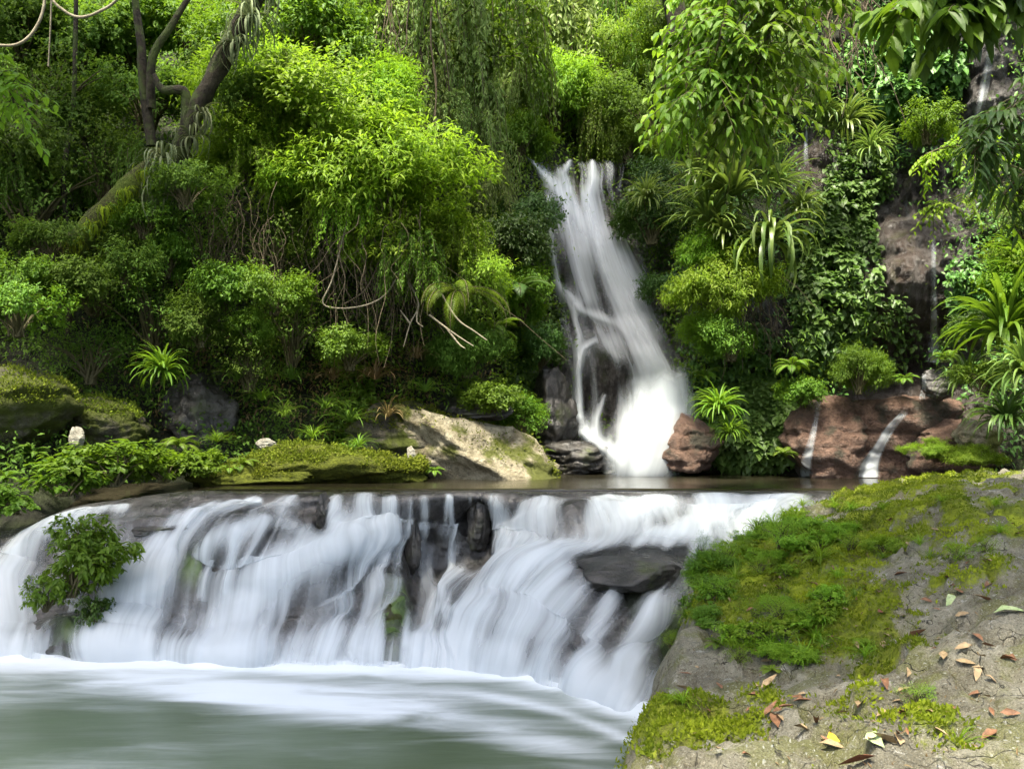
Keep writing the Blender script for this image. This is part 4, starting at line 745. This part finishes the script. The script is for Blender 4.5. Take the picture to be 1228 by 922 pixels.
for a in [(5, 575, 12.8, 40, 'low fern at the corner of the bank'), (290, 558, 14.3, 30, 'dark fern beside the white bent stone'), (40, 545, 13.4, 34, 'fern under the square boulder'), (215, 535, 14.3, 38, 'dim fern behind the leafy row'), (430, 553, 14.9, 30, 'low fern on the flat moss mound')]:
    pl('fern', *a[:4], a[4], MID, 'fern', 'fern', 'ferns along the bank')
for a in [(275, 566, 14.2, 26, 'low fern at the end of the leafy row'), (335, 562, 14.6, 24, 'low fern in front of the yellow moss mound'), (390, 566, 14.7, 22, 'fern at the lip in front of the moss'), (470, 562, 15.0, 24, 'fern at the tip of the flat moss mound'), (420, 540, 15.2, 26, 'fern behind the flat moss mound'), (350, 540, 15.1, 26, 'fern behind the white bent stone'), (520, 565, 15.3, 18, 'tiny fern by the cream slab')]:
    pl('fern', *a[:4], a[4], MID, 'fern', 'fern', 'ferns along the bank')
def on_cascade(px, py):
    d = (gpx - px)**2 + (gpy - py)**2; i = np.unravel_index(np.argmin(d), d.shape); return G[i]
for i, (px, py, r, lb) in enumerate([(300, 670, (.40, .2, .24), 'dark wet rock hump splitting the white chutes of the cascade'), (262, 690, (.2, .15, .22), 'dark wet rock under the hump of the cascade'), (756, 688, (.60, .6, .17), 'flat dark wet rock shelf near the boulder side of the cascade'), (690, 622, (.2, .15, .14), 'small dark rock under the lip above the curved chute'), (92, 778, (.32, .25, .26), 'dark rock carrying the round cascade bush'), (388, 612, (.10, .14, .2), 'narrow dark rock wedge at the cascade lip'), (575, 625, (.17, .15, .34), 'black upright rock in the central gap of the cascade'), (497, 655, (.10, .12, .34), 'black rock rib beside the central gap'), (195, 634, (.45, .2, .09), 'thin dark ledge near the bush side of the lip'), (470, 755, (.13, .12, .3), 'green-tinged rock rib low in the cascade')]):
    g = on_cascade(px, py); u_, v_ = proj(g); stone('rock', lb, u_, v_, g[1] - .03, r, ROCKDARK if i != 9 else ROCKMOSS, 70 + i, rough=.3 if i != 2 else .16, flat=.12 if i != 2 else 0, group='wet rocks in the cascade')
# bush growing in the cascade
pl('big', 95, 655, 10.85, 46, 'crown tuft of the round cascade bush', MID, 'bush', 'bush')
pl('big', 84, 676, 10.7, 64, 'round leafy bush growing out of the cascade', MID, 'bush', 'bush', sq=(1, .9, 1.0))
pl('big', 55, 715, 10.6, 30, 'drooping tuft under the round cascade bush', MID, 'bush', 'bush')
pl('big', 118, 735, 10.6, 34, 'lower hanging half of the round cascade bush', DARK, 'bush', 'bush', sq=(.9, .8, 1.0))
# cliff plants
pl('spike', 880, 235, 16.4, 92, 'huge strap-leaved clump crowning the cliff', STRAP, 'strap_plant', 'plant', sq=(1.0, .9, 1.05))
pl('spike', 848, 265, 16.5, 62, 'strap-leaved clump lower on the cliff edge', STRAP, 'strap_plant', 'plant')
pl('spike', 928, 225, 16.7, 58, 'strap-leaved clump next to the pale cliff rock', STRAP, 'strap_plant', 'plant')
pl('hang', 925, 290, 16.3, 80, 'drooping strap plant hanging from the cliff', STRAP, 'strap_plant', 'plant', rz=1)
pl('strap', 1015, 150, 16.9, 48, 'arching strap plant above the pale cliff rock', STRAP, 'strap_plant', 'plant')
pl('strap', 985, 140, 16.9, 40, 'yellowish strap plant over the highest trickle', STRAP, 'strap_plant', 'plant')
pl('strap', 775, 240, 19.0, 36, 'pale strap plant alone on the dark gully wall', PALE, 'strap_plant', 'plant')
pl('strap', 1205, 400, 13.4, 92, 'largest long-bladed plant beside the wet cliff', MID, 'strap_plant', 'plant')
pl('strap', 1235, 330, 13.4, 66, 'upper long-bladed plant beside the wet cliff', MID, 'strap_plant', 'plant')
pl('strap', 1208, 505, 12.8, 56, 'dark glossy bladed plant at the foot of the cliff', DARK, 'strap_plant', 'plant')
pl('strap', 1160, 455, 14.6, 44, 'pale arching bladed plant over the dark small rock', STRAP, 'strap_plant', 'plant')
for a in [(840, 215, 16.6, 46, 'strap clump at the outer rim of the cliff crown'), (915, 180, 16.8, 46, 'strap clump under the hanging branches'), (868, 285, 16.4, 44, 'strap clump between the lime shrub and the crown'), (1045, 180, 16.6, 36, 'strap clump beside the ivy patch'), (960, 250, 16.6, 34, 'small strap clump at the head of the ivy curtain'), (1230, 450, 12.6, 60, 'long-bladed plant at the outer side of the wet cliff')]:
    pl('strap', *a[:4], a[4], STRAP, 'strap_plant', 'plant')
for a in [(1212, 345, 13.6, 40, LIME, 'sunlit shrub above the wet hollow'), (1180, 455, 13.6, 34, MID, 'round shrub under the long-bladed plants'), (965, 470, 16.2, 30, MID, 'shrub next to the narrow trickle')]:
    pl('broad', *a[:4], a[5], a[4], group='shrubs around the wet hollow')
for a in [(1135, 430, 15.4, 30, 'fern beside the wet hollow'), (950, 440, 16.2, 34, 'fern over the narrow trickle'), (846, 452, 16.9, 30, 'fern beside the splash'), (1085, 455, 15.8, 22, 'little fern over the pinkish boulder'), (940, 545, 16.0, 24, 'low fern at the foot of the ivy bank')]:
    pl('fern', *a[:4], a[4], MID, 'fern', 'fern', 'ferns of the wet cliff')
pl('strap', 862, 492, 16.0, 40, 'palm-like tuft above the ivy bank', MID, 'strap_plant', 'plant')
pl('strap', 875, 520, 15.9, 28, 'small palm-like tuft within the ivy bank', MID, 'strap_plant', 'plant')
for a in [(868, 350, 16.6, 60, LIME, 'lime feathery shrub on the cliff edge'), (856, 298, 16.8, 48, LIME, 'lime shrub jutting over the gully'), (876, 405, 16.6, 46, MID, 'green shrub below the lime cliff shrub'), (846, 398, 16.9, 32, LIME, 'lowest lime shrub hanging over the splash'), (840, 180, 17.0, 40, MID, 'green shrub above the strap clumps')]:
    pl('fine', *a[:4], a[5], a[4], group='feathery shrubs on the cliff edge')
for a in [(880, 130, 16.4, 66, MID, 'mid green shrub high on the cliff'), (940, 105, 16.8, 52, OLIVE, 'olive shrub high on the cliff'), (1110, 150, 16.6, 40, MID, 'shrub beside the wet top rock'), (1225, 262, 13.8, 40, MID, 'shrub above the long-bladed plants'), (1238, 312, 13.6, 46, LIME, 'yellow-green shrub above the long-bladed plants')]:
    pl('broad', *a[:4], a[5], a[4], group='shrubs high on the cliff')
for a in [(95, 60, 17.5, 80, 'dense bush behind the looping liana'), (25, 30, 17, 70, 'dense bush in the top corner of the dim forest'), (175, 120, 17, 60, 'bush in the fork of the leaning trunk limbs'), (20, 190, 15.6, 70, 'tall dim bush at the forest edge'), (110, 150, 16.6, 60, 'dim bush above the mossy log top')]:
    pl('broad', *a[:4], a[4], OLIVE, group='bushes at the dim forest edge')
pl('fine', 1030, 448, 16.0, 40, 'yellow-green shrub above the red boulder', MID, sq=(1, .8, 1))
pl('fine', 1112, 540, 15.0, 24, 'yellow-green clump on the reddish boulder', LIME, sq=(1.2, .9, .7))
pl('fine', 1170, 548, 14.0, 30, 'low yellow clump at the foot of the cliff', LIME, sq=(1.3, .9, .6))
pl('broad', 1165, 400, 14.6, 34, 'dark leafy shrub beside the wet hollow', DARK)
# ivy curtains: leaves shingled over the terrain
def ivy(label, cx, cyy, rx, ry, n, L, bulge, mat=IVY, tpl=ROUND, lobes=None):
    u = rng.uniform(-1, 1, n*2); v = rng.uniform(-1, 1, n*2)
    edge = .72 + .45*fbm(u*2.2 + cx, v*2.2 + cyy, 1, 3); m = (u*u + v*v)**.5 < edge; u, v = u[m][:n], v[m][:n]
    px, py = cx + u*rx, cyy + v*ry; Y = wall_at(px, py); nn = fbm(px/26 + 5, py/26, 3, 3)
    Y = Y - bulge*np.clip(1 - u*u - v*v, 0, 1)**.6*(.35 + 1.1*nn) - rng.random(len(px))*.12
    keep = nn + .3*rng.random(len(px)) > .46; px, py, Y, nn = px[keep], py[keep], Y[keep], nn[keep]
    pos = P(px, py, Y); k = len(pos); c = P(cx, cyy, float(wall_at(cx, cyy)))
    d = np.array([0, -.75, -.55]) + .75*rdir(k); nv = np.array([0, -.45, .9]) + .35*rdir(k)
    tb = TB(); tb.add(scatter(tpl, pos - c, d, nv, L*rng.uniform(.6, 1.25, k), np.clip(nn*.5 + rng.random(k)*.5, 0, 1)))
    o = thing('climbing_ivy', label, 'ivy', c, 'climbing ivy on the cliff', tb.build('ivy', mat)); return o
ivy('broad ivy bank at the foot of the cliff beside the splash', 895, 508, 88, 62, 3600, .17, 1.0)
ivy('tall ivy curtain between the strap plants and the brown buttress', 1005, 320, 58, 110, 3600, .15, .7)
ivy('dark ivy mat near the top of the cliff', 1085, 85, 75, 62, 2600, .17, .7)
ivy('narrow ivy strip above the thin trickle', 985, 410, 40, 40, 900, .15, .5)
ivy('ivy patch under the arching strap plant', 1030, 205, 45, 50, 1100, .13, .5)
ivy('sparse ivy in the hollow of the brown buttress', 1065, 400, 46, 50, 420, .12, .3)
ivy('small ivy patch beside the long-bladed plants', 1160, 345, 30, 40, 520, .12, .4)
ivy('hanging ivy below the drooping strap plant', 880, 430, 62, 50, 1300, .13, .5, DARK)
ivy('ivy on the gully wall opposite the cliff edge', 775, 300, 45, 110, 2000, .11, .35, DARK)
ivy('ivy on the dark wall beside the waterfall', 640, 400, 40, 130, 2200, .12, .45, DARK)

# ---------------------------------------------------------------- hanging vines, lianas and dead sticks
def hang_vines(name, label, box, Y, n, ln, mat, r=.008, cat='vines'):
    mb = MB(); c = P((box[0]+box[2])/2, box[1], Y)
    for i in range(n):
        p0 = P(rng.uniform(box[0], box[2]), rng.uniform(box[1], box[3]), Y + rng.normal()*.35); L_ = rng.uniform(*ln); m = 7
        pts = p0 + np.stack([np.cumsum(rng.normal(size=m)*.07), np.cumsum(rng.normal(size=m)*.06), -np.linspace(0, L_, m)], 1)
        if rng.random() < .25: pts[:, 0] += np.linspace(0, rng.normal()*.8, m)
        mb.add(*tube(pts - c, [r*rng.uniform(.6, 1.6), r*.5], 5, 4))
    return thing(name, label, cat, c, None, mb.build('vine', mat))
hang_vines('hanging_vines', 'tangle of brown hanging vines under the lime mound', (375, 225, 500, 300), 15.6, 120, (.8, 2.2), VINE, .0055)
hang_vines('hanging_vines', 'thin dangling vines beside the pale weeping tree', (455, -30, 520, 120), 18.6, 46, (1.5, 4.0), VINE, .012)
hang_vines('hanging_vines', 'straw-coloured strands dangling above the cliff', (985, -80, 1045, 10), 14.0, 46, (.8, 1.7), VINE, .011)
hang_vines('hanging_vines', 'fine rootlets below the leaning trunk', (250, 210, 340, 290), 15.5, 50, (.6, 1.5), VINE, .005)
hang_vines('hanging_vines', 'brown aerial roots under the drooping strap plant', (870, 320, 930, 370), 16.8, 40, (.5, 1.3), VINE)
def liana(label, pts, r, mat=PALEWOOD, name='liana', cat='liana'):
    W = np.array([P(*q) for q in pts]); mb = MB(); mb.add(*tube(W - W[0], r, 7, 8, .15, 3)); return thing(name, label, cat, W[0], None, mb.build('liana', mat))
liana('pale liana looping down from the canopy edge', [(54, -40, 12), (53, 5, 12), (44, 32, 12), (28, 50, 12), (5, 55, 12), (-40, 48, 12)], [.018, .02, .016])
liana('pale liana sagging between two hidden branches', [(40, -60, 12.2), (60, -5, 12.2), (78, 14, 12.2), (95, 21, 12.2), (115, 16, 12.2), (140, 0, 12.2), (165, -40, 12.2)], [.017, .019, .016])
liana('thin straight liana hanging near the loops', [(62, -40, 12.3), (61, 20, 12.3), (58, 80, 12.4)], [.012, .01])
liana('long curved liana crossing the brown vines', [(425, 230, 15.3), (400, 330, 15.2), (388, 365, 15.2), (430, 368, 15.2), (465, 350, 15.3), (490, 300, 15.4)], [.014, .012])
def sticks(label, c, dirs, r):
    c = np.array(c); mb = MB()
    for d in dirs:
        W = [P(*q) for q in d]; mb.add(*tube(np.array(W) - P(*c), r, 6, 5, .2, 2))
    return thing('dead_branch', label, 'branch', P(*c), None, mb.build('dead_branch', PALEWOOD))
sticks('bare pale branch bending down below the tree fern', (495, 345, 15.6), [[(490, 338, 15.6), (502, 365, 15.5), (492, 388, 15.4), (484, 416, 15.4)], [(502, 365, 15.5), (500, 385, 15.4), (508, 392, 15.3)], [(492, 388, 15.4), (480, 372, 15.4)]], [.018, .014, .006])
sticks('forked pale branch reaching towards the waterfall', (515, 378, 15.4), [[(515, 378, 15.4), (535, 393, 15.2), (552, 405, 15.1), (568, 415, 15.0)], [(535, 393, 15.2), (550, 412, 15.1), (558, 418, 15.0)], [(528, 350, 15.4), (548, 382, 15.2), (570, 398, 15.1), (584, 408, 15.0)]], [.018, .014, .006])
liana('bare brown twig hanging across the dark bank', [(470, 240, 15.6), (458, 300, 15.5), (440, 345, 15.4), (412, 365, 15.4)], [.016, .01], VINE, 'twig', 'twig')

# ---------------------------------------------------------------- branches reaching in over the stream
def branch(label, pts, r, mat, n, L, tw, tpl=OV, droop=.5, nl=10, name='leafy_branch'):
    W = np.array([P(*q) for q in pts]); o0 = W[0]; e = thing(name, label, 'branch', o0)
    mb = MB(); mb.add(*tube(W - o0, r, 7, 6, .1, 2))
    C = catmull(W - o0, 60, 0); tb = TB()
    for i in range(n):
        q = C[rng.integers(12, 60)]; d = nrm(rng.normal(size=3)*np.array([1, .9, .5]) + np.array([0, 0, -.25])); ln = rng.uniform(.4, 1)*tw
        t = np.linspace(.15, 1, nl)[:, None]; p = q + d*ln*t + np.array([0, 0, -.35*ln])*t*t; mb.add(*tube(p[::3], [.006, .002], 4, 2))
        s = np.where(np.arange(nl) % 2 == 0, 1, -1)[:, None]; sd = nrm(np.cross(d, [0, 0, 1]))
        dd = sd*s*.9 + d*.55 + np.array([0, 0, -droop]) + .25*rdir(nl)
        tb.add(scatter(tpl, p, dd, np.array([0, -.15, 1]) + .3*rdir(nl), L*rng.uniform(.7, 1.15, nl), np.clip(rng.random()*.6 + .4*rng.random(nl), 0, 1)))
    link('stem', mb.build('stem', STEM), e); link('foliage', tb.build('foliage', mat), e); return e
branch('lime leafy branch hanging in at the forest edge', [(-120, 40, 9), (-40, 70, 9), (5, 95, 9), (18, 130, 9)], [.03, .02, .01], LIME, 34, .13, .5)
branch('dark compound-leaved branch over the wet cliff top', [(1330, 40, 8), (1270, 90, 8), (1215, 130, 8), (1165, 185, 8)], [.035, .02, .01], DARK, 40, .19, .55, LAN)
branch('dark drooping branch above the long-bladed plants', [(1330, 150, 8.4), (1265, 180, 8.4), (1220, 215, 8.4), (1195, 245, 8.4)], [.03, .02, .01], DARK, 26, .2, .5, LAN)
branch('yellow-green spray in front of the wet cliff', [(1240, 210, 11), (1190, 190, 11), (1145, 175, 11), (1110, 185, 11)], [.015, .01, .006], LIME, 40, .09, .42)
branch('second yellow-green spray lower on the wet cliff', [(1230, 215, 11.2), (1190, 222, 11.2), (1150, 235, 11.2), (1120, 245, 11.2)], [.015, .01, .006], LIME, 34, .09, .4)
for a in [('lush hanging branch over the head of the cliff', [(900, -160, 11), (890, -60, 11), (865, 40, 11), (845, 110, 11)], MID, 110, .17, .9), ('lime hanging branch beside the dark gully', [(850, -120, 11.5), (838, -40, 11.5), (826, 60, 11.5), (822, 150, 11.6)], LIME, 70, .15, .6),
          ('dense hanging branch above the strap clumps', [(960, -150, 11), (945, -40, 11), (915, 60, 11), (890, 130, 11)], MID, 110, .17, .85), ('hanging branch above the olive cliff shrub', [(1010, -140, 12), (985, -50, 12), (960, 30, 12), (945, 80, 12)], OLIVE, 70, .16, .8),
          ('big-leaved branch over the top of the ivy mat', [(1200, -120, 9), (1150, -50, 9), (1110, -10, 9), (1080, 15, 9)], MID, 34, .28, .6), ('broad-leaved sprig hanging over the top rock', [(1260, -90, 9), (1220, -40, 9), (1180, -10, 9), (1150, 10, 9)], DARK, 30, .26, .5)]:
    branch(a[0], a[1], [.04, .025, .01], a[2], a[3], a[4], a[5], OV, .75)

def moss_on(name_label, n, L=(.02, .06)):
    o = [o for o in SC.objects if o.get('label') == name_label][0]; V = STONEV[name_label]; nz = nrm(V/np.maximum(np.abs(V).max(0), .01))[:, 2]
    k = np.where((nz > .15) & (fbm(V[:, 0]*4, V[:, 1]*4, V[:, 2]*4, 3) > .45))[0]
    if len(k) < 5: return
    q = V[rng.choice(k, n)] + rng.normal(size=(n, 3))*.025; tb = TB(); tb.add(scatter(MICRO, q, nrm(q)*.8 + np.array([0, 0, .4]) + .8*rdir(n), rdir(n), rng.uniform(*L, n)))
    m_ = link('moss', tb.build('moss', MOSSD), o); m_['kind'] = 'stuff'
for lb, n in [('square mossy boulder at the far end of the fern bank', 5000), ('low grey-green boulder behind the white stone', 4000), ('yellow-green moss mound with the white bent stone', 9000), ('flat moss mound next to the cream slab', 7000), ('low dark moss mound at the pool edge', 5000), ('brown mossy slab leaning above the cream slab', 4000), ('pale cream rock slab sloping down to the upper pool', 1500)]: moss_on(lb, n)
# ---------------------------------------------------------------- life and litter on the big boulder
def on_boulder(px, py):
    d = (bpx - px)**2 + (bpy_ - py)**2; vis = S_ > -.35; d = np.where(vis, d, 1e9); i = np.unravel_index(np.argmin(np.where(d < 20, BY - 50, d)), d.shape); return BV[i]
flat = (rng.random(bm.size) < sstep(.05, .62, bm.ravel())**1.6) & (S_.ravel() > -.5) & (BY.ravel() < 13)
src = BV.reshape(-1, 3)[flat]; w_ = 1/np.maximum(src[:, 1], 1.5)**.3
idx = rng.integers(0, len(src), 130000); p = src[idx] + rng.normal(size=(130000, 3))*np.array([.015, .015, .002])
d = np.array([0, 0, .9]) + .9*rdir(len(p)); tb = TB()
tb.add(scatter(MICRO, p, d, rdir(len(p)), rng.uniform(.010, .034, len(p)), np.clip(fbm(p[:, 0]*2.5, p[:, 1]*2.5, 1, 4)*2.2 - .85 + .4*rng.random(len(p)) - .05, 0, 1)))
link('moss', tb.build('moss', MOSSB), kind='stuff', label='yellow-green moss carpeting the big boulder')
lf = (S_.ravel() > -.15) & (BY.ravel() < 12) & (rng.random(bm.size) < .15 + .85*sstep(.55, .45, fbm(BX*3, BY*3, 2, 3).ravel())); src2 = BV.reshape(-1, 3)[lf]; ix = rng.integers(0, len(src2), 9000); q2 = src2[ix] + rng.normal(size=(9000, 3))*np.array([.02, .02, .002]) + np.array([0, 0, .006])
tb = TB(); tb.add(scatter(LAN, q2, rdir(9000)*np.array([1, 1, .25]), np.array([0, 0, 1]) + .5*rdir(9000), rng.uniform(.008, .035, 9000)*rng.uniform(.5, 1, 9000)))
link('leaf_litter', tb.build('leaf_litter', DRY), kind='stuff', label='crumbled brown leaf litter strewn over the big boulder')
tufts = [(935, 655, 46), (985, 672, 44), (900, 640, 34), (865, 672, 36), (955, 625, 30), (1005, 640, 32), (950, 765, 52), (925, 775, 40), (980, 770, 44), (905, 740, 36), (880, 700, 34), (850, 690, 30), (1150, 665, 26), (1105, 650, 24), (1040, 790, 30), (835, 705, 26), (1000, 605, 22), (1190, 610, 24), (890, 790, 30), (960, 740, 34), (1150, 890, 46), (915, 690, 30),
  (930, 635, 32), (970, 650, 38), (1020, 660, 30), (880, 655, 32), (845, 715, 28), (865, 715, 30), (940, 780, 44), (965, 790, 40), (935, 745, 36), (990, 755, 36), (820, 740, 26), (800, 770, 24), (1060, 615, 20), (1130, 605, 20), (890, 620, 24), (925, 612, 22), (960, 600, 20), (1185, 660, 28), (1200, 640, 24), (815, 850, 30), (1100, 840, 30), (850, 640, 20), (870, 625, 18)]
tuft_lab = ['grass tuft', 'grass clump']
for i, (px, py, r) in enumerate(tufts):
    r *= 1.35 if i % 3 else .8
    q = on_boulder(px, py); kind = 'grass' if i % 3 else 'sparse'
    near = min([((px-x)**2 + (py-y)**2, n) for x, y, n in [(935, 650, 'the upper dark grass hollow'), (950, 765, 'the middle of the boulder'), (870, 690, 'the cascade-side edge'), (1150, 660, 'the upper moss shelf'), (1000, 605, 'the far edge of the boulder'), (1150, 890, 'the boulder corner nearest the viewer'), (1040, 790, 'the bright moss cushion')]])[1]
    pl(kind, 0, 0, 0, r, ('green bladed grass tuft at ' if kind == 'grass' else 'small leafy weed at ') + near, [MID, LIME, LIME][i % 3] if kind == 'grass' else LIME, 'grass_tuft' if kind == 'grass' else 'weed', 'grass' if kind == 'grass' else 'weed', 'tufts at ' + near, (1, 1, .8), at=q - np.array([0, 0, -.0 if kind == 'grass' else -.25*r/F*q[1]]))
for i in range(26):
    px, py = rng.normal(940, 75), rng.normal(700, 55); q = on_boulder(px, py); pl('grass', 0, 0, 0, rng.uniform(20, 38), 'thin lime grass blades scattered through the moss of the boulder', [LIME, MID][i % 2], 'grass_tuft', 'grass', 'thin grass in the boulder moss', (1, 1, .8), at=q)
wl = ['leafy weeds crowding the upper hollow of the boulder', 'leafy weeds crowding the middle of the boulder', 'leafy weeds along the cascade-side rim of the boulder']
for i in range(64):
    k = i % 3; cx_, cy_, sx_, sy_ = [(930, 650, 60, 26), (950, 760, 46, 26), (855, 690, 26, 40)][k]
    px, py = rng.normal(cx_, sx_*.75), rng.normal(cy_, sy_*.75); q = on_boulder(px, py); r = rng.uniform(14, 27)
    pl(['big', 'broad', 'fern', 'big'][i % 4], 0, 0, 0, r, 'small ' + wl[k], [LIME, LIME, MID][i % 3], 'weed', 'weed', wl[k], (1, 1, .7), at=q + np.array([0, 0, .22*r/F*q[1]]))
for i, (px, py, r, lb) in enumerate([(842, 660, 26, 'thin dark weed stem leaning over the cascade'), (830, 690, 20, 'short dark weed stem beside the water')]):
    pl('sparse', px, py, 8.6, r, lb, DARK, 'weed', 'weed', sq=(.5, .5, 1))
LEAFM = {k: mat_plain(k + '_leaf', a, b, .6, 30, .2) for k, a, b in [('brown', (.10, .05, .025), (.20, .10, .05)), ('tan', (.19, .135, .07), (.30, .22, .12)), ('yellow', (.40, .26, .02), (.50, .36, .04)), ('green', (.22, .30, .12), (.32, .38, .2)), ('rust', (.13, .045, .025), (.2, .085, .045))]}
def fallen(kind, px, py, L, label, group=None, w=.26):
    q = on_boulder(px, py); V_, F_ = T(w, rng.uniform(.05, .2), rng.uniform(-.25, .3)); V_ = (V_ - [0, .5, 0])*L
    o = thing('fallen_leaf', label, 'leaf', q + np.array([0, 0, .012 + .04*L]), group, mesh('fallen_leaf', V_, F_, LEAFM[kind], True)); o.rotation_euler = (rng.normal()*.3 - .0, rng.normal()*.3, rng.uniform(0, 6.28)); return o
fallen('yellow', 997, 888, .08, 'bright yellow fallen leaf on the bare grey rock', w=.36)
fallen('green', 1045, 893, .10, 'pale green fallen leaf near the yellow one'); fallen('green', 1212, 730, .16, 'large greenish fallen leaf on the grey shelf', w=.3); fallen('green', 1140, 718, .09, 'round greenish leaf on the moss edge', w=.4)
fallen('rust', 1025, 918, .13, 'rust-red leaf at the front of the rock'); fallen('rust', 1060, 745, .10, 'reddish leaf above the bright moss cushion')
fallen('brown', 1098, 762, .14, 'long brown leaf on the bare grey shelf', w=.2)
grp = {'brown': ('small dark brown leaf lying on the big boulder', 'brown leaves on the boulder'), 'tan': ('small pale tan leaf lying on the big boulder', 'tan leaves on the boulder')}
for i in range(230):
    px, py = rng.normal(1020, 150), rng.normal(770, 105)
    if px < 820 or px > 1220 or py < 600 or py > 915: continue
    k = 'brown' if rng.random() < .55 else 'tan'; fallen(k, px, py, rng.uniform(.03, .10), grp[k][0], grp[k][1], rng.uniform(.15, .3))

# ---------------------------------------------------------------- canopy trees standing outside the view, shading the gorge
def canopy(label, base, top, R, n, L=.32):
    e = thing('canopy_tree', label, 'tree', base); b, t = np.array(base), np.array(top)
    mb = MB(); mb.add(*tube([(0, 0, 0), (t-b)*[.2, .2, .55], (t-b)*[.6, .6, .9], t-b], [.35, .3, .22, .1], 12, 6, .2)); link('trunk', mb.build('trunk', BARK), e)
    pos, d, out, cr, c = bush_cloud(n, 12, .12, 0, lobes=20); pos = pos*np.array(R) + (t - b)
    tb = TB(); tb.add(scatter(OV, pos, d + np.array([0, 0, -.3]), np.array([0, 0, 1]) + .5*rdir(len(pos)), L*rng.uniform(.7, 1.2, len(pos)), cr)); link('crown', tb.build('crown', MID), e)
canopy('tall canopy tree arching high over the cascade', (-12, 4, .5), (-2.6, 4.7, 12.5), (7.0, 5.0, 2.0), 2300, .45)
canopy('tall canopy tree shading the dim bank', (-14, 11, 2), (-8.4, 12.0, 14.5), (3.4, 2.4, 2.4), 520, .4)
canopy('tall canopy tree on the boulder side of the gorge', (9, -2, 1.5), (2.4, 1.6, 12), (4.8, 4.8, 1.8), 620, .36)
canopy('tall canopy tree leaning over the waterfall', (8, 8, 1), (.7, 14.8, 17), (3.4, 2.9, 2.2), 900, .42)
